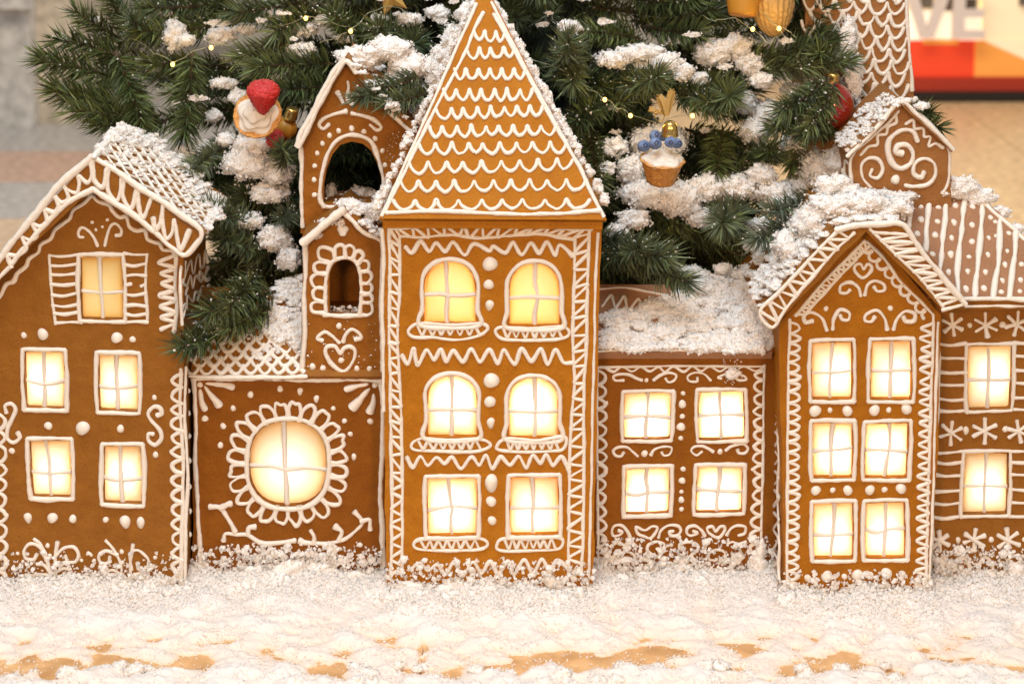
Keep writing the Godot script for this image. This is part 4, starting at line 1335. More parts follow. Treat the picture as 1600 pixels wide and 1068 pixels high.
func deck_snow() -> void:
	var bare := []
	for q in [[55, 1046, 100, 16], [190, 1040, 50, 12], [880, 1030, 55, 11], [1030, 1022, 60, 10], [950, 1036, 40, 8], [1290, 1040, 60, 14], [660, 1030, 6, 24], [1180, 1015, 25, 8], [300, 1036, 30, 6]]:
		var p := deck_point(q[0], q[1])
		bare.append([p, q[2] * 0.00095, q[3] * 0.0023])
	var sh := Shape.new()
	var x0 := -1.02
	var z0 := -0.14
	var st := 0.0034
	var nx := int(2.04 / st)
	var nz := int((0.40 - z0) / st)
	for j in nz + 1:
		for i in nx + 1:
			var x := x0 + i * st
			var z := z0 + j * st
			var h := deck_height(x, z, bare)
			if j == nz:
				h = -0.02
			sh.v.append(Vector3(x, DECK + h, z))
			sh.c.append(Color(0.90, 0.62, 0.38).lerp(Color(0.88, 0.77, 0.68), smoothstep(-0.002, 0.004, h)).lerp(Color(0.87, 0.835, 0.805), smoothstep(0.004, 0.016, h)))
	for j in nz:
		for i in nx:
			var a := j * (nx + 1) + i
			var b := a + nx + 1
			sh.i.append_array(PackedInt32Array([a, a + 1, b + 1, a, b + 1, b]))
	sh.n.resize(sh.v.size())
	for k in sh.n.size():
		sh.n[k] = Vector3.UP
	sh.colored = true
	snow_core["deck"] = sh
	for k in 90000:
		var x := rng.randf_range(-0.98, 0.98)
		var z := -0.06 + 0.43 * pow(rng.randf(), 1.3)
		var h := deck_height(x, z, bare)
		var thick := lump_noise.get_noise_2d(x * 330.0 + 11.0, z * 330.0)
		if rng.randf() < 0.35 + 1.3 * thick + (0.5 if z < 0.10 else 0.0) and h > -0.010 and (h > 0.002 or rng.randf() < 0.4):
			bit("deck", Vector3(x, DECK + maxf(h, 0.001) + rng.randf_range(-0.001, 0.004), z), rng.randf_range(0.0016, 0.0040), Vector3.UP)
	# drifts heaped against the fronts
	for k in 130:
		var px := rng.randf_range(-20, 1620)
		var p := deck_point(px, 925)
		var wl := wall_line(p.x)
		var r := rng.randf_range(0.010, 0.024)
		lump("deck", Vector3(p.x, DECK + rng.randf_range(0.000, 0.012), wl + rng.randf_range(0.004, 0.04)), Vector3(r * 1.3, r * 0.7, r), 1.9, 0.0062)
	for k in 16000:      # coarse torn flakes, thickest along the walls
		var x := rng.randf_range(-0.98, 0.98)
		var wl := wall_line(x)
		var z := wl + 0.002 + 0.10 * pow(rng.randf(), 1.8)
		bit("deck", Vector3(x, DECK + maxf(deck_height(x, z, bare), 0.0) + rng.randf_range(-0.003, 0.007) * (1.0 - (z - wl) * 6.0), z), rng.randf_range(0.0035, 0.0085), Vector3(0, 0.8, 0.5))
	# a crumbled ridge along the front
	for k in 150:
		var r := rng.randf_range(0.006, 0.014)
		var x := rng.randf_range(-1.0, 1.0)
		if lump_noise.get_noise_1d(x * 900.0) > -0.25:
			lump("deck", Vector3(x, DECK + rng.randf_range(-0.002, 0.010), rng.randf_range(0.27, 0.345)), Vector3(r * 1.3, r * 0.7, r), 1.8, 0.005)
	cling(0, 290, 915, 860, 0.001, 900)
	cling(300, 600, 905, 850, -0.044, 2300)
	cling(380, 520, 885, 845, -0.044, 600)
	cling(605, 930, 935, 872, 0.021, 2300)
	cling(930, 1215, 905, 838, -0.049, 2400)
	cling(1225, 1455, 935, 890, 0.031, 1200)
	cling(1455, 1600, 915, 850, -0.029, 1300)
	for h in [[455, 865, 40, 22], [400, 875, 35, 20], [500, 868, 35, 18], [350, 885, 35, 18], [560, 882, 40, 18], [320, 900, 30, 25]]:
		heap("deck", h[0], h[1] + 24, -0.036, h[2] * 0.8, h[3] * 0.8, 8)
	for h in [[640, 905, 40, 14], [710, 905, 35, 14], [760, 918, 30, 10], [860, 920, 20, 12], [900, 915, 20, 18]]:
		heap("deck", h[0], h[1] + 12, 0.026, h[2] * 0.8, h[3] * 0.8, 8)
	for h in [[1060, 880, 30, 10], [1120, 890, 40, 12], [1185, 880, 25, 28], [1000, 892, 40, 10], [1145, 575, 15, 14], [1190, 850, 10, 25]]:
		heap("deck", h[0], h[1] + 8, -0.045, h[2] * 0.8, h[3] * 0.8, 7)
	for h in [[1480, 905, 20, 16], [1540, 890, 40, 16], [1590, 880, 30, 20], [1500, 850, 12, 10]]:
		heap("deck", h[0], h[1] + 10, -0.025, h[2] * 0.8, h[3] * 0.8, 7)

func roof_snow() -> void:
	sheet(0, 0, 1)
	strew("roof", slope_plane(145, 246, 316, 368, 0.035), [168, 222, 195, 194, 245, 218, 345, 315, 338, 348, 318, 325, 280, 272, 240, 236, 195, 222], 130, 8, 15, 0.28)
	strew("roof", slope_plane(145, 246, 316, 368, 0.035), [165, 245, 190, 215, 320, 330, 318, 355], 70, 3, 7, 0.35)
	strew("roof", slope_plane(145, 246, 316, 368, 0.035), [160, 228, 195, 194, 245, 218, 345, 315, 338, 345, 280, 290, 220, 240], 120, 3, 7, 0.3)
	# netted roof beside the turret
	var a := at(297, 586, -0.033)
	var rise := Vector3(0, 0.172, -0.205)
	var nn := Vector3(1, 0, 0).cross(rise).normalized()
	if nn.y < 0:
		nn = -nn
	var p := Plane(nn, nn.dot(a))
	strew("roof", p, [400, 490, 440, 440, 476, 430, 476, 545, 430, 535], 90, 8, 15, 0.42)
	strew("roof", p, [370, 520, 440, 480, 474, 500, 474, 575, 400, 560], 60, 3, 6, 0.5)
	# low house: thick wind-blown cover
	a = at(930, 551, -0.034)
	rise = Vector3(0, 0.10, -0.215)
	nn = Vector3(1, 0, 0).cross(rise).normalized()
	if nn.y < 0:
		nn = -nn
	p = Plane(nn, nn.dot(a))
	strew("roof", p, [936, 547, 1203, 547, 1210, 500, 1205, 430, 1080, 425, 1050, 470, 938, 495], 240, 12, 22, 0.42)
	for h in [[1130, 462, 55, 28], [1180, 440, 40, 30], [1095, 448, 30, 18], [1160, 480, 50, 25], [1045, 470, 30, 14], [1195, 410, 20, 25]]:
		heap("roof", h[0], h[1], -0.17, h[2], h[3], 28)
	# gabled house on the right: the slope towards the low house
	var zf := 0.068
	p = slope_plane(1308, 358, 1187, 488, zf)
	strew("roof", p, [1189, 482, 1250, 412, 1310, 348, 1300, 310, 1240, 330, 1170, 430], 190, 7, 14, 0.34)
	for h in [[1330, 330, 42, 15], [1380, 328, 38, 14], [1300, 322, 42, 20], [1350, 315, 45, 18], [1270, 345, 35, 25], [1405, 322, 22, 18], [1235, 385, 30, 25]]:
		heap("roof", h[0], h[1], -0.03, h[2], h[3], 40)
	for h in [[1318, 344, 16, 5], [1343, 341, 18, 5], [1368, 340, 18, 5], [1392, 341, 14, 5]]:
		heap("roof", h[0], h[1], 0.045, h[2], h[3], 14)
	# right slopes of the two turrets and the ridge of the left house
	sheet(455, 80, 4.03)
	p = slope_plane(340, 30, 780, 478, -0.092)
	sheet(465, 310, 3.68)
	var p2 := slope_plane(262, 46, 500, 226, -0.027)
	sheet(0, 0, 1)
	strew("roof", p, [541, 90, 560, 74, 690, 180, 650, 200, 590, 148], 90, 6, 13, 0.4)
	strew("roof", p2, [538, 324, 556, 318, 604, 362, 594, 372, 560, 346], 40, 4, 8, 0.4)
	for k in 26:
		var t := rng.randf()
		heap("roof", lerpf(147, 192, t) + rng.randf_range(-4, 5), lerpf(243, 197, t) + rng.randf_range(-3, 6), lerpf(0.02, -0.23, t), rng.randf_range(7, 12), rng.randf_range(5, 8), 12)
		heap("roof", lerpf(322, 342, t) + rng.randf_range(-10, 2), lerpf(362, 318, t) + rng.randf_range(-8, 3), lerpf(0.02, -0.22, t), rng.randf_range(5, 10), rng.randf_range(3, 6), 10)
	# ledges behind the striped roof and round the little spiral house
	for h in [[1505, 292, 30, 20], [1535, 308, 26, 16], [1560, 332, 20, 13], [1590, 358, 18, 9], [1480, 300, 24, 8]]:
		heap("roof", h[0], h[1], -0.14, h[2], h[3], 12)
	for h in [[1325, 300, 28, 16], [1365, 304, 32, 10], [1300, 290, 30, 20], [1410, 306, 28, 7], [1395, 330, 12, 12], [1408, 360, 10, 14], [1400, 318, 20, 12]]:
		heap("roof", h[0], h[1], -0.10, h[2], h[3], 16)
	sheet(1280, 0, 3.141)
	p = slope_plane(408, 488, 140, 752, -0.118)
	sheet(0, 0, 1)
	strew("roof", p, [1322, 240, 1410, 160, 1388, 146, 1350, 170, 1308, 215], 120, 4, 8, 0.4)
	for h in [[1410, 158, 20, 7], [1440, 165, 14, 7], [1345, 190, 22, 34], [1335, 120, 16, 40], [1325, 60, 14, 40]]:
		heap("roof", h[0], h[1], -0.33 if h[0] < 1350 else -0.125, h[2], h[3], 10, 0.7)
	# bell turret and the gap beside the steep roof
	for h in [[560, 90, 40, 20], [605, 78, 40, 22], [640, 105, 40, 24], [690, 110, 34, 34], [675, 160, 30, 30], [650, 195, 24, 30], [715, 65, 28, 32], [735, 25, 24, 24], [640, 240, 12, 30], [700, 85, 30, 20], [662, 180, 24, 24], [625, 130, 30, 16], [625, 260, 12, 22], [612, 290, 10, 16]]:
		heap("roof", h[0], h[1], -0.165, h[2], h[3], 26)
	for h in [[532, 345, 8, 10], [560, 325, 30, 9], [585, 330, 22, 14], [595, 315, 16, 18], [515, 345, 20, 6], [495, 365, 18, 6], [575, 345, 12, 12], [545, 318, 20, 8], [605, 300, 10, 20]]:
		heap("roof", h[0], h[1], -0.055, h[2], h[3], 18)
	for k in 85:      # rime on both edges of the steep roof
		var t := rng.randf()
		var z := lerpf(0.02, -0.13, t)
		heap("roof", lerpf(592, 742, t) + rng.randf_range(-9, 0), lerpf(325, 10, t), z, rng.randf_range(3, 7), rng.randf_range(4, 9), 7)
		t = rng.randf()
		z = lerpf(0.02, -0.13, t)
		heap("roof", lerpf(950, 768, t) + rng.randf_range(0, 8), lerpf(325, 5, t), z, rng.randf_range(4, 9), rng.randf_range(4, 10), 8)
	for h in [[757, -4, 20, 9], [741, 10, 9, 14], [773, 14, 9, 14], [735, 28, 8, 14], [782, 34, 8, 12]]:
		heap("roof", h[0], h[1], -0.11, h[2], h[3], 10)
	# drift inside the bell turret and crumbs in the niche
	for h in [[540, 313, 30, 10], [578, 308, 22, 10], [516, 303, 10, 16], [560, 300, 22, 9]]:
		heap("roof", h[0], h[1], -0.19, h[2], h[3], 20)
	for k in 90:
		bit("roof", at(rng.randf_range(514, 563), 488 - 10 * pow(rng.randf(), 2.0), -0.06 - rng.randf() * 0.03), rng.randf_range(0.003, 0.008))
	for k in 140:
		bit("roof", at(rng.randf_range(508, 600), 318 - 8 * pow(rng.randf(), 2.0), -0.12 - rng.randf() * 0.05), rng.randf_range(0.003, 0.008))
	for k in 160:      # stray crumbs of snow on the walls below the eaves
		var pick: Array = [[480, 594, 500, 590, -0.042], [604, 632, 205, 262, -0.108], [1130, 1160, 560, 600, -0.048]][rng.randi() % 3]
		bit("roof", at(rng.randf_range(pick[0], pick[1]), rng.randf_range(pick[2], pick[3]), pick[4]), rng.randf_range(0.002, 0.004))

func tree_snow() -> void:
	for h in [[385, 255, 45, 32, -0.24], [435, 270, 32, 26, -0.24], [300, 238, 42, 26, -0.33], [420, 302, 38, 20, -0.24], [352, 218, 18, 14, -0.3], [330, 335, 22, 13, -0.2], [385, 345, 36, 16, -0.22], [430, 372, 32, 26, -0.2], [450, 405, 22, 24, -0.18], [315, 300, 22, 16, -0.25], [395, 225, 35, 20, -0.26],
			[272, 55, 22, 30, -0.4], [290, 62, 16, 14, -0.38], [345, 55, 28, 18, -0.42], [385, 45, 26, 12, -0.42], [372, 150, 18, 16, -0.34], [395, 205, 26, 14, -0.28], [238, 105, 14, 10, -0.42], [430, 20, 28, 10, -0.42], [470, 45, 30, 16, -0.4], [505, 32, 18, 12, -0.4], [348, 130, 24, 12, -0.38], [470, 78, 28, 16, -0.36], [250, 20, 20, 12, -0.45], [335, 180, 16, 14, -0.36], [150, 30, 10, 8, -0.42], [540, 60, 20, 10, -0.36], [640, 30, 26, 14, -0.36], [685, 20, 22, 14, -0.36], [590, 30, 18, 10, -0.4],
			[890, 42, 24, 14, -0.3], [960, 92, 36, 18, -0.32], [1000, 82, 42, 18, -0.32], [1040, 96, 34, 18, -0.31], [1068, 112, 22, 18, -0.3], [1115, 82, 36, 28, -0.36], [1150, 72, 30, 24, -0.36], [1172, 100, 26, 22, -0.35], [1190, 125, 22, 18, -0.34], [1092, 122, 20, 14, -0.34], [1060, 62, 20, 10, -0.38], [1198, 182, 32, 36, -0.36], [1178, 205, 28, 26, -0.34], [1165, 160, 22, 24, -0.36], [1235, 140, 18, 16, -0.38],
			[1030, 222, 55, 36, -0.34], [962, 230, 26, 22, -0.3], [948, 262, 18, 16, -0.26], [985, 265, 28, 30, -0.28], [925, 300, 14, 14, -0.22],
			[1010, 302, 52, 30, -0.26], [1060, 312, 46, 34, -0.25], [1108, 292, 40, 26, -0.26], [990, 342, 30, 20, -0.22], [1150, 292, 42, 26, -0.26], [1190, 272, 28, 22, -0.26], [1212, 302, 38, 26, -0.25], [1250, 322, 42, 20, -0.22], [1282, 262, 40, 34, -0.28], [1310, 252, 30, 30, -0.26], [1240, 228, 26, 24, -0.32], [1330, 222, 16, 18, -0.25], [1270, 205, 22, 20, -0.34], [1225, 355, 30, 14, -0.2], [1190, 350, 24, 14, -0.22], [1245, 290, 26, 18, -0.28], [1095, 340, 26, 20, -0.24], [1180, 385, 22, 12, -0.2], [965, 360, 20, 14, -0.2], [1310, 300, 40, 16, -0.2], [1130, 420, 20, 12, -0.2]]:
		heap("tree", h[0], h[1], h[4], h[2] * 0.90, h[3] * 0.80, 0.0, 1.2)
	for k in 80:      # little tufts caught all through the branches
		var px := rng.randf_range(190, 1300)
		var py := rng.randf_range(-20, 250)
		if px > 470 and px < 950 and py > 50:
			continue
		var r := rng.randf_range(3, 9)
		heap("tree", px, py, rng.randf_range(-0.42, -0.30), r * rng.randf_range(1.4, 2.6), r * 0.7, r * 0.0012, 1.6)

# ---------------------------------------------------------------- the fir
var tree: Node3D
var tips: Array = []

func branch3(a: Vector3, b: Vector3, nl: float, frost: float, dens := 1.0, dark := 1.0) -> void:
	var n := 9
	var c := PackedVector3Array()
	var r := PackedFloat32Array()
	var d := b - a
	var sag := Vector3(rng.randf_range(-0.05, 0.05), rng.randf_range(-0.10, 0.06), rng.randf_range(-0.05, 0.05)) * d.length()
	for i in n:
		var t := float(i) / (n - 1)
		c.append(a + d * t + sag * (t - t * t) * 4.0 * 0.5 - org)
		r.append(lerpf(0.0028, 0.0014, t))
	var st := Shape.new()
	tube(st, c, r, Vector3.ZERO, false, 5, 0.0, 1.0)
	var twig := part("branch", st.done(), M.fir_twig, tree)
	var sh := Shape.new()
	sh.colored = true
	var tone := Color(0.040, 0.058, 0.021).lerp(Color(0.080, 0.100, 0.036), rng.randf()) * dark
	var snowy := rng.randf() < 0.38 + frost * 0.5
	var count := int(d.length() * 1350.0 * dens) + 24
	for k in count:
		var t := 0.04 + 0.96 * (k + rng.randf()) / count
		var tipness := smoothstep(0.8, 1.0, t)
		var f := t * (n - 1)
		var i := mini(int(f), n - 2)
		var p := c[i].lerp(c[i + 1], f - i)
		var ax := (c[i + 1] - c[i]).normalized()
		var u := ax.cross(Vector3(0.2, 1, 0.1)).normalized()
		var w := ax.cross(u)
		var an := k * 2.39996 + rng.randf_range(-0.4, 0.4)
		var rad := u * cos(an) + w * sin(an)
		var lean := lerpf(rng.randf_range(0.75, 1.2), rng.randf_range(0.15, 0.95), tipness)
		var dir := (ax * cos(lean) + rad * sin(lean)).normalized()
		var side := dir.cross(Vector3(rng.randfn(), rng.randfn(), rng.randfn())).normalized()
		var l := nl * rng.randf_range(0.72, 1.12)
		var wd := rng.randf_range(0.0012, 0.0019)
		var nn := side.cross(dir).normalized()
		var bend := ax * l * 0.10
		var m1 := p + dir * l * 0.5 - bend * 0.3
		var e := p + dir * l + bend * 0.4
		var col := tone * 1.25 * (rng.randf_range(0.4, 1.7) if rng.randf() < 0.8 else rng.randf_range(1.8, 3.0))
		if rng.randf() < 0.10:
			col = col.lerp(Color(0.11, 0.12, 0.055), 0.5)
		if frost > 0.0:
			col = col.lerp(Color(0.22, 0.26, 0.20), frost * rng.randf_range(0.3, 1.0))
		col.a = 1.0
		var k0 := sh.v.size()
		for q in [p - side * wd * 0.7, p + side * wd * 0.7, m1 + side * wd, m1 - side * wd, e]:
			sh.v.append(q)
			sh.n.append(nn)
			sh.c.append(col)
		var a1 := k0
		if (sh.v[a1 + 1] - sh.v[a1]).cross(sh.v[a1 + 2] - sh.v[a1]).dot(nn) > 0:
			sh.i.append_array(PackedInt32Array([a1, a1 + 2, a1 + 1, a1, a1 + 3, a1 + 2, a1 + 3, a1 + 4, a1 + 2]))
		else:
			sh.i.append_array(PackedInt32Array([a1, a1 + 1, a1 + 2, a1, a1 + 2, a1 + 3, a1 + 3, a1 + 2, a1 + 4]))
		if snowy and dir.y > -0.1 and rng.randf() < 0.28:
			bit("tree", p + dir * l * rng.randf_range(0.1, 0.9) + Vector3(0, 0.001, 0) + org, rng.randf_range(0.0022, 0.0055))
	var nd := part("needles", sh.done(), M.fir_needle, twig)
	nd.set_meta("kind", "stuff")

func sprig(x0: float, y0: float, z0: float, x1: float, y1: float, z1: float, nl := 34.0, frost := 0.0, dens := 1.0, dark := 1.0) -> void:
	branch3(at(x0, y0, z0), at(x1, y1, z1), nl * 0.00105, frost, dens, dark)

func fir() -> void:
	tree = thing("christmas_tree", "artificial fir dusted with white snow rising behind the gingerbread houses", "christmas tree", Vector3(-0.06, DECK, -0.85))
	var st := Shape.new()
	var c := PackedVector3Array()
	var r := PackedFloat32Array()
	for i in 8:
		c.append(Vector3(0.004 * sin(i * 2.0), i * 0.25, 0))
		r.append(lerpf(0.045, 0.02, i / 7.0))
	tube(st, c, r, Vector3.ZERO, false, 12, 0.0, 1.0)
	part("trunk", st.done(), M.fir_twig)
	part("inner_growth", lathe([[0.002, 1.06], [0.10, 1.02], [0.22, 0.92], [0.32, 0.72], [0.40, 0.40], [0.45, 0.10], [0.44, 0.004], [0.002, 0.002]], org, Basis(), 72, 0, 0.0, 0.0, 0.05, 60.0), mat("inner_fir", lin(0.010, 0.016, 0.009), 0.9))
	# sprigs that come forward between the houses
	var fg := [[430, 455, -0.13, 318, 490, -0.02, 46, 0.15, 1.5], [400, 430, -0.14, 360, 478, -0.03, 44, 0.15, 1.4], [340, 520, -0.05, 282, 542, 0.035, 42, 0.1, 1.5], [420, 480, -0.12, 352, 512, -0.02, 42, 0.05, 1.2],
		[660, 120, -0.14, 560, 152, -0.06, 36, 0.45, 1.6], [680, 140, -0.14, 600, 160, -0.07, 34, 0.4, 1.3],
		[930, 370, -0.2, 1040, 400, -0.06, 46, 0.35, 1.6], [960, 390, -0.18, 1075, 440, -0.05, 40, 0.4, 1.6], [940, 400, -0.2, 1000, 385, -0.06, 44, 0.4, 1.4],
		[1150, 330, -0.28, 1128, 348, -0.09, 50, 0.5, 1.6], [1300, 320, -0.22, 1180, 375, -0.09, 38, 0.9, 1.3], [1280, 300, -0.24, 1200, 330, -0.12, 36, 1.0, 1.1],
		[390, 350, -0.24, 320, 320, -0.12, 38, 0.5, 1.3], [350, 230, -0.34, 290, 272, -0.2, 38, 0.6, 1.3], [420, 400, -0.26, 340, 370, -0.12, 36, 0.4, 1.2], [455, 270, -0.3, 440, 230, -0.18, 36, 0.3, 1.2], [470, 330, -0.3, 440, 340, -0.18, 34, 0.6, 1.1],
		# left silhouette
		[200, 125, -0.42, 62, 92, -0.36, 44, 0.0, 1.5], [190, 90, -0.42, 92, 62, -0.38, 42, 0.0, 1.3], [240, 170, -0.42, 82, 140, -0.36, 44, 0.0, 1.5], [250, 180, -0.4, 115, 172, -0.34, 42, 0.0, 1.5], [260, 190, -0.4, 150, 196, -0.34, 38, 0.0, 1.4], [190, 60, -0.44, 118, 18, -0.4, 38, 0.0, 1.2], [200, 50, -0.44, 165, -10, -0.4, 38, 0.0, 1.2], [180, 80, -0.34, 222, 195, -0.28, 46, 0.0, 1.5], [300, 80, -0.36, 286, 212, -0.28, 46, 0.05, 1.5], [250, 60, -0.44, 205, 30, -0.36, 40, 0.2, 1.2],
		[520, 100, -0.36, 400, 105, -0.28, 44, 0.1, 1.5], [530, 130, -0.34, 430, 140, -0.26, 42, 0.05, 1.5], [460, 60, -0.4, 372, 88, -0.32, 42, 0.15, 1.3], [500, 20, -0.44, 430, 50, -0.34, 42, 0.1, 1.3], [480, 0, -0.44, 360, 20, -0.38, 40, 0.2, 1.2], [640, 80, -0.4, 590, 40, -0.28, 44, 0.25, 1.4], [660, 60, -0.4, 640, 70, -0.26, 46, 0.2, 1.4], [560, 60, -0.4, 520, 20, -0.3, 42, 0.1, 1.3], [600, 90, -0.36, 570, 100, -0.24, 40, 0.1, 1.2],
		# right of the steep roof
		[880, 120, -0.36, 890, 62, -0.22, 46, 0.5, 1.7], [900, 60, -0.36, 895, 130, -0.24, 44, 0.2, 1.5], [1000, 60, -0.42, 900, 50, -0.34, 40, 0.05, 1.3], [1010, 40, -0.42, 1090, 50, -0.34, 42, 0.1, 1.5], [1040, 30, -0.44, 1120, 15, -0.36, 42, 0.05, 1.3], [980, 130, -0.36, 1030, 118, -0.22, 44, 0.3, 1.6], [1060, 150, -0.36, 1120, 165, -0.22, 44, 0.2, 1.6], [1130, 150, -0.36, 1140, 150, -0.20, 46, 0.2, 1.5], [1130, 200, -0.36, 1120, 270, -0.26, 42, 0.0, 1.5], [920, 200, -0.34, 935, 290, -0.22, 42, 0.15, 1.5], [900, 230, -0.32, 925, 330, -0.20, 40, 0.2, 1.4], [940, 160, -0.36, 900, 190, -0.24, 42, 0.1, 1.4],
		[1180, 110, -0.36, 1325, 95, -0.30, 40, 0.25, 1.6], [1170, 100, -0.36, 1310, 60, -0.34, 40, 0.1, 1.4], [1240, 20, -0.42, 1285, 50, -0.34, 40, 0.2, 1.4], [1230, 60, -0.42, 1290, 10, -0.36, 40, 0.1, 1.4], [1300, 130, -0.36, 1210, 200, -0.24, 42, 0.2, 1.5], [1310, 180, -0.36, 1280, 205, -0.24, 40, 0.2, 1.5], [1250, 150, -0.38, 1240, 260, -0.28, 40, 0.1, 1.5], [1180, 250, -0.36, 1205, 235, -0.26, 40, 0.15, 1.3], [1290, 215, -0.36, 1270, 170, -0.26, 40, 0.1, 1.2], [1310, 90, -0.40, 1280, 80, -0.3, 38, 0.1, 1.2],
		[1296, 122, -0.27, 1222, 172, -0.19, 40, 0.2, 1.4], [1300, 182, -0.27, 1255, 208, -0.2, 34, 0.2, 1.2], [1306, 128, -0.26, 1264, 196, -0.20, 36, 0.15, 1.5], [1400, 190, -0.34, 1470, 200, -0.28, 34, 0.0, 1.4], [1410, 180, -0.36, 1455, 175, -0.3, 32, 0.0, 1.1]]
	for q in fg:
		sprig(q[0], q[1], q[2], q[3], q[4], q[5], q[6], q[7], q[8])
	# the body of the tree: branches that leave the trunk in all directions
	var made := 0
	for tries in 4000:
		if made >= 315:
			break
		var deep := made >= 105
		var px := rng.randf_range(95, 1310)
		var py := rng.randf_range(-50, 480) if rng.randf() < 0.85 else rng.randf_range(-190, -30)
		if made >= 190:      # dense growth low between the houses
			px = rng.randf_range(310, 490) if made % 2 else rng.randf_range(920, 1230)
			py = rng.randf_range(230, 520)
		var limit := 185.0
		if px > 210 and px < 330: limit = 300.0
		elif px >= 330 and px < 475: limit = 470.0
		elif px >= 475 and px < 600: limit = 330.0 if deep else 80.0
		elif px >= 600 and px < 900: limit = 60.0 if not deep else 150.0
		elif px >= 900 and px < 1210: limit = 440.0
		elif px >= 1210: limit = 290.0
		if py > limit and made < 190:
			continue
		if px < 170 and py < 20:
			continue
		var z := rng.randf_range(-0.52, -0.30) if not deep else (rng.randf_range(-0.62, -0.42) if made < 190 else rng.randf_range(-0.48, -0.28))
		var tip := at(px, py, z)
		var core := Vector3(-0.06, tip.y + rng.randf_range(-0.12, 0.05), -0.85)
		var d := (core - tip).normalized()
		var l := rng.randf_range(0.15, 0.24)
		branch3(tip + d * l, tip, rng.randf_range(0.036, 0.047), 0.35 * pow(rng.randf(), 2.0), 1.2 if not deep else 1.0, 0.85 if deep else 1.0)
		made += 1

# ---------------------------------------------------------------- ornaments and lights
# turned body: profile of (radius, height) along axis y of basis b, with ribs or bumps from a callable
func lathe(prof: Array, at_: Vector3, b: Basis, seg := 32, ribs := 0, rib := 0.0, twist := 0.0, bump := 0.0, bf := 300.0) -> ArrayMesh:
	var sh := Shape.new()
	var pts := PackedVector2Array()
	for q in prof:
		pts.append(Vector2(q[0], q[1]))
	var p2 := catmull(pts, false, 0.002)
	var n := p2.size()
	for i in n:
		for s in seg:
			var a := TAU * s / seg
			var rr := p2[i].x * (1.0 + rib * sin(ribs * a + twist * p2[i].y))
			var v := Vector3(cos(a) * rr, p2[i].y, sin(a) * rr)
			if bump > 0.0:
				v += v.normalized() * bump * lump_noise.get_noise_3dv(v * bf * 10.0)
			sh.v.append(at_ + b * v - org)
			sh.n.append(Vector3.UP)
	for i in n - 1:
		for s in seg:
			var k := i * seg + s
			var k2 := i * seg + (s + 1) % seg
			sh.i.append_array(PackedInt32Array([k, k2 + seg, k2, k, k + seg, k2 + seg]))
	var st := SurfaceTool.new()
	st.create_from(sh.done(), 0)
	st.generate_normals()
	return st.commit()

func leaning(axis: Vector3) -> Basis:
	var y := axis.normalized()
	var x := y.cross(Vector3(0, 0, 1)).normalized()
	if x.length() < 0.5:
		x = Vector3.RIGHT
	return Basis(x, y, x.cross(y))

func ball_profile(r: float, squash := 1.0) -> Array:
	var p := []
	for i in 13:
		var t := PI * i / 12.0 - PI / 2
		p.append([maxf(cos(t) * r, 0.0002), sin(t) * r * squash])
	return p

func ribbon(called: String, pts: Array, width: float, m: Material, pinch := 0.0) -> void:
	var sh := Shape.new()
	var n := pts.size()
	for i in n - 1:
		var a: Vector3 = pts[i]
		var b: Vector3 = pts[i + 1]
		var w := Vector3(0.25, 0.1, 1).normalized().cross((b - a).normalized()).normalized() * width * 0.5 * (1.0 - pinch + pinch * sin(PI * (i + 0.5) / (n - 1)))
		var nn := (b - a).cross(w).normalized()
		sh.quad(a - w - org, a + w - org, b + w - org, b - w - org, nn)
		sh.quad(a - w - org - nn * 0.0006, a + w - org - nn * 0.0006, b + w - org - nn * 0.0006, b - w - org - nn * 0.0006, -nn)
	part(called, sh.done(), m)

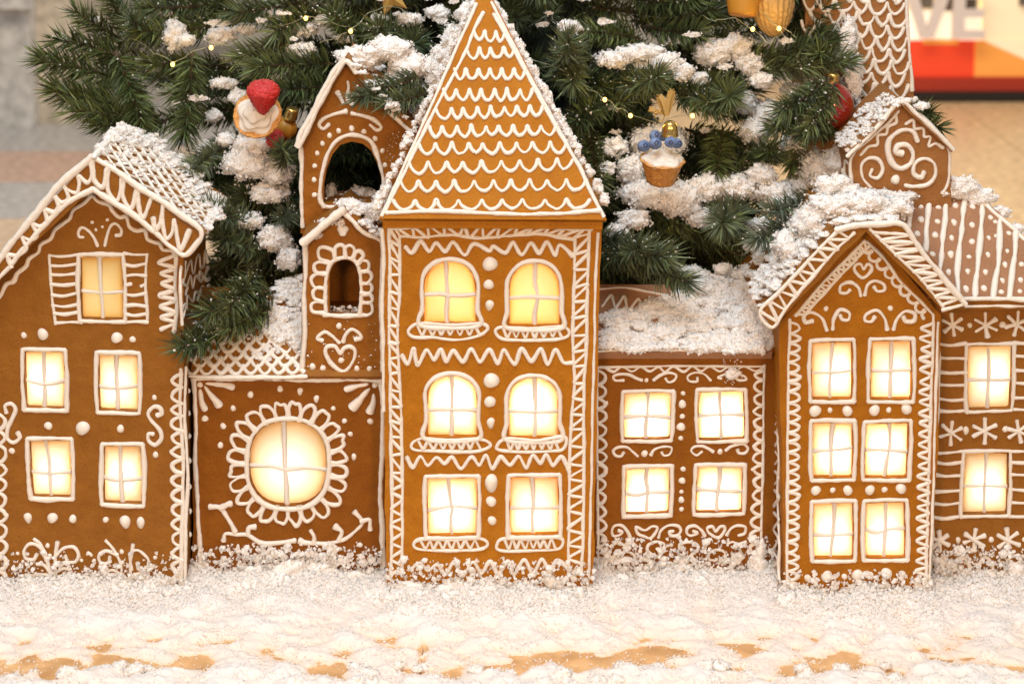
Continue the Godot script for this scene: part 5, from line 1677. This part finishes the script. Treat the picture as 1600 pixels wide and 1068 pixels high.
func ornaments() -> void:
	var crust := mat("crust", lin(0.86, 0.46, 0.13), 0.55)
	crust.albedo_texture = noise_tex(0.03, 4, 41, Color(0.78, 0.68, 0.58), Color(1, 1, 1), 256)
	crust.heightmap_enabled = true
	crust.heightmap_texture = noise_tex(0.05, 4, 42, Color(0, 0, 0), Color(1, 1, 1), 256)
	crust.heightmap_scale = 0.3
	triplanar(crust, 14.0)
	var cream := mat("cream", lin(0.80, 0.73, 0.64), 0.4)
	var berry_red := mat("berry_red", lin(0.72, 0.022, 0.020), 0.35)
	berry_red.heightmap_enabled = true
	berry_red.heightmap_texture = noise_tex(0.09, 2, 44, Color(0, 0, 0), Color(1, 1, 1), 256)
	berry_red.heightmap_scale = 0.5
	berry_red.clearcoat_enabled = true
	berry_red.clearcoat = 0.5
	triplanar(berry_red, 16.0)
	var berry_blue := mat("berry_blue", lin(0.24, 0.36, 0.60), 0.5)
	berry_blue.albedo_texture = noise_tex(0.02, 3, 45, Color(0.5, 0.5, 0.6), Color(1, 1, 1), 256)
	triplanar(berry_blue, 12.0)
	var berry_dark := mat("berry_dark", lin(0.02, 0.025, 0.06), 0.6)
	var gold := mat("gold", lin(0.72, 0.50, 0.16), 0.22, 0.9)
	var gold_ribbon := mat("gold_ribbon", lin(0.50, 0.32, 0.09), 0.5, 0.0)
	gold_ribbon.backlight_enabled = true
	gold_ribbon.backlight = Color(0.5, 0.4, 0.2)
	var red_glass := mat("red_glass", lin(0.36, 0.022, 0.012), 0.08, 0.35)
	red_glass.clearcoat_enabled = true
	red_glass.clearcoat = 1.0
	red_glass.clearcoat_roughness = 0.03
	var amber := mat("amber", lin(0.62, 0.30, 0.035), 0.4)
	amber.backlight_enabled = true
	amber.backlight = Color(0.7, 0.45, 0.1)
	var straw := mat("straw", lin(0.58, 0.36, 0.13), 0.5, 0.15)

	# strawberry tartlet
	var o := at(403, 180, -0.19)
	thing("tartlet_ornament", "cream tartlet ornament topped with a sugared red strawberry in the fir", "ornament", o, "cake ornaments on the fir")
	var b := leaning(Vector3(-0.10, 0.42, 0.9))
	part("crust", lathe([[0.001, -0.022], [0.024, -0.021], [0.035, -0.006], [0.0415, 0.003], [0.0405, 0.0075], [0.035, 0.006], [0.001, 0.002]], o, b, 40, 18, 0.02, 0.0, 0.0015), crust)
	part("cream", lathe([[0.034, 0.002], [0.0345, 0.007], [0.029, 0.011], [0.0275, 0.016], [0.020, 0.020], [0.018, 0.025], [0.007, 0.031], [0.001, 0.034]], o, b, 64, 5, 0.10, 190.0), cream)
	var so := at(411, 152, -0.155)
	part("strawberry", lathe([[0.001, -0.031], [0.008, -0.026], [0.018, -0.010], [0.0265, 0.008], [0.026, 0.017], [0.018, 0.025], [0.001, 0.027]], so, leaning(Vector3(0.05, 0.95, 0.25)), 48, 0, 0.0, 0.0, 0.0035, 420.0), berry_red)
	# candy ornament behind it
	o = at(440, 205, -0.26)
	thing("candy_ornament", "small amber and red candy ornament with a gold cap, tucked beside the strawberry tartlet", "ornament", o)
	part("body", lathe(ball_profile(0.020), at(446, 200, -0.26), Basis(), 28, 8, 0.05), amber)
	part("sugar_drop", lathe(ball_profile(0.016), at(430, 217, -0.235), Basis(), 20, 0, 0.0, 0.0, 0.004, 300.0), berry_red)
	part("cap", lathe([[0.001, 0.012], [0.010, 0.011], [0.011, 0.004], [0.0115, -0.010], [0.001, -0.010]], at(455, 178, -0.25), leaning(Vector3(0.3, 0.9, 0.2)), 24, 12, 0.05), gold)

	# blueberry tart
	o = at(1034, 262, -0.17)
	thing("tart_ornament", "blueberry tart ornament hanging from a gold bell cap and ribbon", "ornament", o, "cake ornaments on the fir")
	b = leaning(Vector3(0.05, 0.97, 0.22))
	part("crust", lathe([[0.001, -0.024], [0.022, -0.025], [0.0245, -0.022], [0.034, 0.010], [0.0375, 0.014], [0.035, 0.016], [0.001, 0.010]], o, b, 40, 9, 0.025, 0.0, 0.0012), crust)
	part("cream", lathe([[0.033, 0.012], [0.034, 0.018], [0.029, 0.022], [0.024, 0.023], [0.018, 0.027], [0.010, 0.031], [0.001, 0.036]], o, b, 48, 6, 0.08, 140.0, 0.002, 200.0), cream)
	for q in [[1006, 228, -0.175, 0.0110], [1024, 224, -0.145, 0.0112], [1048, 222, -0.15, 0.0105], [1024, 212, -0.18, 0.0105], [1058, 224, -0.165, 0.0095], [1036, 213, -0.185, 0.009]]:
		var bo := at(q[0], q[1], q[2])
		var be := part("blueberry", lathe(ball_profile(q[3], 0.92), bo, Basis(), 24, 0, 0.0, 0.0, 0.0006), berry_blue)
		var face := (eye - bo).normalized() + Vector3(rng.randf_range(-0.5, 0.5), rng.randf_range(-0.2, 0.4), 0)
		part("crown", lathe([[0.001, 0.0], [0.0022, 0.0005], [0.0034, 0.0018], [0.0036, 0.0005], [0.001, -0.001]], bo + face.normalized() * q[3] * 0.93, leaning(face), 15, 5, 0.3), berry_dark, be)
	part("bell_cap", lathe([[0.001, 0.016], [0.008, 0.0145], [0.0125, 0.006], [0.0138, -0.004], [0.0142, -0.010], [0.001, -0.010]], at(1047, 203, -0.175), leaning(Vector3(0.05, 0.98, 0.15)), 32), gold)
	for q in [[1041, 181, 1031, 150, 9.0], [1043, 181, 1050, 141, -8.0], [1041, 178, 1006, 167, 4.0]]:
		var loop := []
		for i in 13:
			var t := i / 12.0
			var bow := sin(PI * t)
			loop.append(at(lerpf(q[0], q[2], bow * 0.5 + t * 0.5 if q[4] == 4.0 else bow) + q[4] * (t - 0.5) * bow * 2.0, lerpf(q[1], q[3], bow * 0.5 + t * 0.5 if q[4] == 4.0 else bow), -0.172 + 0.010 * (t - 0.5)))
		ribbon("ribbon", loop, 0.0095, gold_ribbon, 0.55)
	var sh := Shape.new()
	var c := PackedVector3Array()
	var r := PackedFloat32Array()
	for i in 17:
		var t := TAU * i / 16.0
		c.append(at(1031 + 7 * cos(t), 181 + 9 * sin(t), -0.172) - org)
		r.append(0.0007)
	tube(sh, c, r, Vector3.ZERO, false, 6, 0.0, 1.0)
	part("hook", sh.done(), gold)

	# red bauble
	o = at(1296, 165, -0.29)
	thing("bauble", "shiny deep red glass bauble half hidden by needles near the spire", "bauble", o)
	part("glass_ball", lathe(ball_profile(0.043), o, Basis(), 48), red_glass)
	part("cap", lathe([[0.001, 0.010], [0.009, 0.009], [0.010, 0.0], [0.0105, -0.006], [0.001, -0.006]], at(1302, 122, -0.29), leaning(Vector3(0.1, 0.95, 0.2)), 24, 14, 0.05), gold)
	# ornaments cut by the top of the frame
	o = at(1162, -8, -0.30)
	thing("honey_pot_ornament", "smooth amber pot-shaped ornament cut by the top of the picture", "ornament", o)
	b = leaning(Vector3(0.08, 0.95, -0.25))
	part("pot", lathe([[0.001, -0.036], [0.020, -0.036], [0.024, -0.033], [0.031, 0.0], [0.033, 0.03], [0.030, 0.05], [0.001, 0.052]], o, b, 12), amber)
	part("lid", lathe([[0.034, 0.050], [0.035, 0.056], [0.020, 0.066], [0.001, 0.068]], o, b, 24), gold)
	o = at(1206, -8, -0.33)
	thing("cone_ornament", "straw-gold ribbed cone ornament beside the amber pot at the top", "ornament", o)
	part("cone", lathe([[0.001, -0.075], [0.014, -0.070], [0.028, -0.050], [0.038, -0.015], [0.039, 0.02], [0.030, 0.05], [0.001, 0.06]], o, leaning(Vector3(-0.1, 0.98, 0.1)), 96, 22, 0.045, 25.0, 0.002, 200.0), straw)
	o = at(610, -6, -0.33)
	thing("gold_star_ornament", "golden star ornament peeping in at the top of the fir", "ornament", o)
	sh = Shape.new()
	var st := []
	for i in 10:
		var a := PI / 2 + TAU * i / 10.0 + 0.3
		var rr := 0.036 if i % 2 == 0 else 0.017
		st.append(Vector3(cos(a) * rr, sin(a) * rr, 0))
	for i in 10:
		for s in [1.0, -1.0]:
			var e := Vector3(0, 0, 0.010 * s)
			var nn: Vector3 = (st[i] - e).cross(st[(i + 1) % 10] - e).normalized()
			sh.tri(e, st[i], st[(i + 1) % 10], nn if nn.z * s > 0 else -nn)
	part("star", sh.done(), gold_ribbon)

func string_lights() -> void:
	var runs := [
		["warm white fairy lights on a pale wire winding through the left of the fir", [[205, 60, -0.36], [240, 85, -0.34], [270, 100, -0.31], [300, 80, -0.32], [330, 74, -0.30], [360, 70, -0.31], [420, 45, -0.34], [478, 28, -0.31], [520, 35, -0.30], [560, 52, -0.26]], [2, 4, 7]],
		["warm white fairy light near the bell turret, its pale wire looping below it", [[500, 66, -0.3], [530, 58, -0.27], [548, 48, -0.25], [575, 20, -0.28], [610, 10, -0.3], [640, 22, -0.3]], [2]],
		["warm white fairy lights beside the steep roof, glowing deep among the needles", [[820, 90, -0.25], [850, 100, -0.22], [880, 112, -0.24], [920, 140, -0.27], [945, 155, -0.24], [968, 170, -0.25], [985, 180, -0.24], [1030, 195, -0.3], [1082, 180, -0.24]], [4, 6, 8]],
		["warm white fairy lights hung round the straw cone ornament at the top right", [[1098, 24, -0.28], [1118, 34, -0.27], [1150, 30, -0.27], [1176, 45, -0.265], [1205, 70, -0.27], [1225, 52, -0.30], [1190, 16, -0.27], [1217, 44, -0.265], [1236, 50, -0.27], [1246, 62, -0.29]], [3, 7]],
	]
	for rn in runs:
		var pts: Array = rn[1]
		var o := at(pts[0][0], pts[0][1], pts[0][2])
		var t := thing("string_light", rn[0], "string light", o, "fairy lights in the fir")
		var c := PackedVector3Array()
		var r := PackedFloat32Array()
		for i in pts.size() - 1:
			var a := at(pts[i][0], pts[i][1], pts[i][2])
			var b := at(pts[i + 1][0], pts[i + 1][1], pts[i + 1][2])
			for k in 6:
				var u := k / 6.0
				c.append(a.lerp(b, u) - org + Vector3(0, 0, -0.03 * sin(u * PI)) + Vector3(wob.get_noise_1d(i * 90.0 + k * 15.0), wob.get_noise_1d(i * 90.0 + k * 15.0 + 400.0) - 0.5 * sin(u * PI), 0) * 0.004)
				r.append(0.0006)
		var sh := Shape.new()
		tube(sh, c, r, Vector3.ZERO, false, 6, 0.0, 1.0)
		part("wire", sh.done(), M.wire)
		for i in rn[2]:
			var p := at(pts[i][0], pts[i][1], pts[i][2]) + Vector3(0, 0, 0.004)
			var s := SphereMesh.new()
			s.radius = 0.0038
			s.height = 0.0086
			s.radial_segments = 12
			s.rings = 8
			var bm := part("bulb", s, M.bulb_glow)
			bm.position = p - org
			var l := OmniLight3D.new()
			l.name = "bulb_light"
			l.light_color = Color(1.0, 0.82, 0.45)
			l.light_energy = 0.0011
			l.light_size = 0.004
			l.omni_range = 2.0
			l.omni_attenuation = 2.0
			l.shadow_enabled = true
			l.position = p - org
			t.add_child(l, true)

# ---------------------------------------------------------------- the hall behind
func floor_and_shops() -> void:
	org = Vector3.ZERO
	var joint := mat("floor_joint", lin(0.30, 0.27, 0.24), 0.6)
	var sh := Shape.new()
	sh.box(Vector3(-14, -0.2, -14), Vector3(14, -0.004, 6))
	var ground := setting("floor", sh.done(), joint)
	var stone := noise_tex(0.03, 4, 61, Color(0.72, 0.72, 0.72), Color(1, 1, 1), 256)
	var kinds := {"grey": lin(0.48, 0.46, 0.445), "rose": lin(0.58, 0.38, 0.29), "tan": lin(0.90, 0.62, 0.34), "peach": lin(0.68, 0.50, 0.35), "pale": lin(0.50, 0.47, 0.43)}
	for k in kinds:
		var m := mat("stone_" + k, kinds[k], 0.35)
		m.albedo_texture = stone
		triplanar(m, 2.2)
	var rows := ["rose", "peach", "peach", "grey", "rose", "grey", "grey", "pale", "grey"]
	var right := ["tan", "tan", "tan", "tan", "tan", "tan", "tan", "tan", "grey"]
	var d := 0.68
	for j in rows.size():
		for i in range(-4, 5):
			var s := Shape.new()
			var z1 := -2.34 - j * d
			var x0 := i * d - 0.36
			s.box(Vector3(x0 + 0.002, -0.012, z1 - d + 0.004), Vector3(x0 + d - 0.002, 0.0 + 0.0006 * ((i * 7 + j * 3) % 3), z1))
			part("tile", s.done(), M["stone_" + (rows[j] if i < 1 else right[j])], ground)
	# stone pier on the left
	var pier := mat("pier_stone", lin(0.74, 0.71, 0.67), 0.6)
	var pier_warm := mat("pier_warm", lin(0.70, 0.60, 0.47), 0.6)
	for m in [pier, pier_warm]:
		m.albedo_texture = stone
		triplanar(m, 1.3)
	var p := at(20, 190, -6.3)
	thing("stone_pier", "blurred pale stone pier with a moulded base standing on the hall floor at left", "pier", Vector3(p.x, 0, -6.3))
	var a := at(-160, 10, -6.3)
	var b := at(44, 10, -6.3)
	sh = Shape.new()
	sh.box(Vector3(a.x, 0.0, -7.6) - org, Vector3(b.x, 3.2, -6.3) - org)
	part("shaft", sh.done(), pier)
	sh = Shape.new()
	sh.box(Vector3(a.x, 0.60, -6.3) - org, Vector3(b.x + 0.03, 0.68, -6.25) - org)
	part("moulding", sh.done(), pier)
	var e := at(112, 10, -6.45)
	sh = Shape.new()
	sh.box(Vector3(b.x + 0.002, 0.0, -7.6) - org, Vector3(e.x, 3.2, -6.42) - org)
	part("reveal", sh.done(), pier_warm)
	# wall of the hall between pier and shop
	sh = Shape.new()
	sh.box(Vector3(-9, 0.0, -9.4), Vector3(9, 4.0, -9.2))
	setting("hall_wall", sh.done(), mat("hall_plaster", lin(0.50, 0.46, 0.41), 0.7))
	# shop window on the right
	var z := -7.15
	var black := mat("plinth_black", lin(0.012, 0.010, 0.010), 0.4)
	var red_dark := mat("sill_red", lin(0.42, 0.035, 0.015), 0.4)
	var red := mat("panel_red", lin(0.75, 0.075, 0.025), 0.45)
	var orange := mat("panel_orange", lin(0.85, 0.36, 0.07), 0.45)
	var creamy := mat("panel_cream", lin(0.86, 0.74, 0.52), 0.5)
	var grey := mat("letter_grey", lin(0.80, 0.70, 0.66), 0.5)
	var lit := mat("lit_screen", lin(0.9, 0.85, 0.75), 0.5)
	lit.emission_enabled = true
	lit.emission = Color(1.0, 0.93, 0.80)
	lit.emission_energy_multiplier = 0.75
	for q in [[red, Color(1.0, 0.22, 0.10), 0.30], [orange, Color(1.0, 0.62, 0.28), 0.30], [creamy, Color(1.0, 0.88, 0.70), 0.40]]:   # the display is lit from within
		q[0].emission_enabled = true
		q[0].emission = q[1]
		q[0].emission_energy_multiplier = q[2]
	var taupe := mat("box_taupe", lin(0.16, 0.13, 0.10), 0.6)
	thing("shop_window", "blurred red and orange shop display with grey capital letters behind the houses", "shop window", Vector3(at(1500, 150, z).x, 0, z))
	var slabs := [
		["plinth", 1330, 1760, 154, 139, 0.30, black], ["sill", 1330, 1760, 139, 118, 0.24, red_dark], ["red_panel", 1330, 1521, 118, 62, 0.10, red], ["orange_panel", 1521, 1760, 118, 62, 0.10, orange],
		["screen", 1330, 1533, 62, 16, 0.06, lit], ["cream_panel", 1533, 1760, 62, -90, 0.06, creamy], ["back_panel", 1330, 1533, 16, -90, 0.04, creamy]]
	for s in slabs:
		var lo := at(s[1], s[3], z)
		var hi := at(s[2], s[4], z)
		sh = Shape.new()
		sh.box(Vector3(lo.x, maxf(lo.y, 0.0), z - 0.4) - org, Vector3(hi.x, hi.y, z + s[5] * 0.3) - org)
		part(s[0], sh.done(), s[6])
	var q := at(1473, 0, z)
	for s in [[1470, 1492, 16, -40], [1504, 1526, 16, -40], [1592, 1640, 8, -60], [1436, 1458, 12, -40]]:
		var lo := at(s[0], s[2], z + 0.02)
		var hi := at(s[1], s[3], z + 0.02)
		sh = Shape.new()
		sh.box(Vector3(lo.x, lo.y, z + 0.019) - org, Vector3(hi.x, hi.y, z + 0.05) - org)
		part("display_box", sh.done(), taupe)
	# slanting edge of the lit panel
	var tri_c := [at(1534, 62, z + 0.034), at(1760, 62, z + 0.034), at(1760, 118, z + 0.034), at(1610, 96, z + 0.034)]
	sh = Shape.new()
	sh.quad(tri_c[0] - org, tri_c[1] - org, tri_c[2] - org, tri_c[3] - org, Vector3(0, 0, 1))
	part("slant_panel", sh.done(), creamy)
	var orange_strip := at(1440, 68, z)
	sh = Shape.new()
	sh.box(Vector3(orange_strip.x, orange_strip.y, z + 0.031) - org, Vector3(at(1496, 62, z).x, at(1496, 60, z).y, z + 0.04) - org)
	part("shelf_strip", sh.done(), orange)
	for lt in [["V", 1448, 59.5], ["E", 1513, 60]]:
		var tm := TextMesh.new()
		var f := SystemFont.new()
		f.font_names = PackedStringArray(["Droid Sans"])
		f.font_weight = 700
		tm.font = f
		tm.text = lt[0]
		tm.font_size = 64
		tm.depth = 0.04
		tm.pixel_size = 0.001
		var bb := tm.get_aabb()
		var want := absf(at(1500, 60, z + 0.10).y - at(1500, -16, z + 0.10).y)
		var sc := want / bb.size.y
		var mi := part("letter", tm, grey)
		var base := at(lt[1], lt[2], z + 0.10)
		mi.scale = Vector3(sc * 1.15, sc, 1.0)
		mi.position = base - org - Vector3(bb.get_center().x * sc * 1.15, bb.position.y * sc, 0)

func display_deck() -> void:
	var wood := mat("deck_board", lin(0.92, 0.58, 0.28), 0.55)
	wood.albedo_texture = noise_tex(0.02, 4, 71, Color(0.78, 0.72, 0.66), Color(1, 1, 1), 256)
	triplanar(wood, 3.0)
	thing("display_deck", "honey-coloured wooden display deck showing through gaps in the snow in front", "display stand", Vector3(0, 0, 0.0))
	var seam := deck_point(660, 1030).x
	for s in [[-1.5, seam - 0.0015], [seam + 0.0015, 1.5]]:
		var sh := Shape.new()
		sh.box(Vector3(s[0], DECK - 0.02, -1.1) - org, Vector3(s[1], DECK, 0.42) - org)
		part("deck_board", sh.done(), wood)
	var sh := Shape.new()
	sh.box(Vector3(-1.48, 0.0, -1.28) - org, Vector3(1.48, DECK - 0.021, 0.40) - org)
	part("skirt", sh.done(), wood)

func lamps() -> void:
	# soft ceiling light wells of the hall, high above
	for q in [[Vector3(-0.4, 4.2, 1.6), Vector2(3.0, 2.4), 14.2, Color(0.93, 0.97, 1.0)], [Vector3(0.5, 3.9, -2.8), Vector2(3.2, 2.4), 4.5, Color(0.95, 0.98, 1.0)], [Vector3(0.0, 4.2, -4.2), Vector2(5.0, 1.6), 26.0, Color(1.0, 0.95, 0.88)]]:
		var l := AreaLight3D.new()
		l.name = "ceiling_light"
		l.area_size = q[1]
		l.light_energy = q[2]
		l.light_color = q[3]
		l.area_range = 14.0
		l.shadow_enabled = true
		l.position = q[0]
		l.rotation_degrees = Vector3(-90, 0, 0)
		add_child(l, true)
	# warm shop spots across the walkway
	for q in [[Vector3(-1.1, 2.3, 4.2), 6.7], [Vector3(1.6, 2.1, 4.4), 6.2]]:
		var s := SpotLight3D.new()
		s.name = "shop_spot"
		s.light_color = Color(1.0, 0.81, 0.62)
		s.light_energy = q[1]
		s.light_size = 0.35
		s.spot_angle = 32
		s.spot_range = 14
		s.shadow_enabled = true
		add_child(s, true)
		s.look_at_from_position(q[0], Vector3(0, 0.55, 0.0))

func _ready() -> void:
	rng.seed = 20241
	wob.seed = 5
	wob.frequency = 0.012
	wob.fractal_octaves = 2
	lump_noise.seed = 17
	lump_noise.frequency = 0.06
	lump_noise.fractal_octaves = 2
	# camera
	var cam := Camera3D.new()
	cam.name = "camera"
	cam.position = eye
	cam.rotation_degrees = Vector3(-TILT, 0, 0)
	cam.near = 0.1
	cam.far = 60.0
	add_child(cam)
	var lens := CameraAttributesPhysical.new()
	lens.frustum_focal_length = 24.0 / (2.0 * 534.0 / FOC)
	lens.frustum_focus_distance = 3.13
	lens.exposure_aperture = 4.6
	lens.frustum_near = 0.1
	lens.frustum_far = 60.0
	cam.attributes = lens
	cam.projection = Camera3D.PROJECTION_FRUSTUM
	cam.size = 2.0 * cam.near * 534.0 / FOC
	cam.frustum_offset = Vector2(0, cam.near * (AXIS - 534.0) / FOC)
	cam.current = true
	cb = Basis.from_euler(Vector3(deg_to_rad(-TILT), 0, 0))
	# even light of the hall
	var we := WorldEnvironment.new()
	var env := Environment.new()
	env.background_mode = Environment.BG_COLOR
	env.background_color = Color(0.70, 0.68, 0.66)
	env.background_energy_multiplier = 0.72
	env.tonemap_mode = Environment.TONE_MAPPER_LINEAR
	env.tonemap_exposure = 1.0
	env.sdfgi_enabled = true
	env.ssao_enabled = true
	env.ssil_enabled = true
	we.environment = env
	add_child(we)
	lamps()
	make_materials()
	make_flakes()
	floor_and_shops()
	display_deck()
	left_gabled_house()
	round_window_house()
	small_turret()
	bell_turret()
	tower()
	four_window_house()
	right_gabled_house()
	far_right_house()
	spiral_house()
	spire()
	fir()
	ornaments()
	string_lights()
	deck_snow()
	roof_snow()
	tree_snow()
	finish_snow("deck", "deck_snow", "loose artificial snow spread over the deck and drifted against the house fronts")
	finish_snow("roof", "roof_snow", "artificial snow lying on the gingerbread roofs and ledges")
	finish_snow("tree", "tree_snow", "clumps of artificial snow caught in the fir branches")
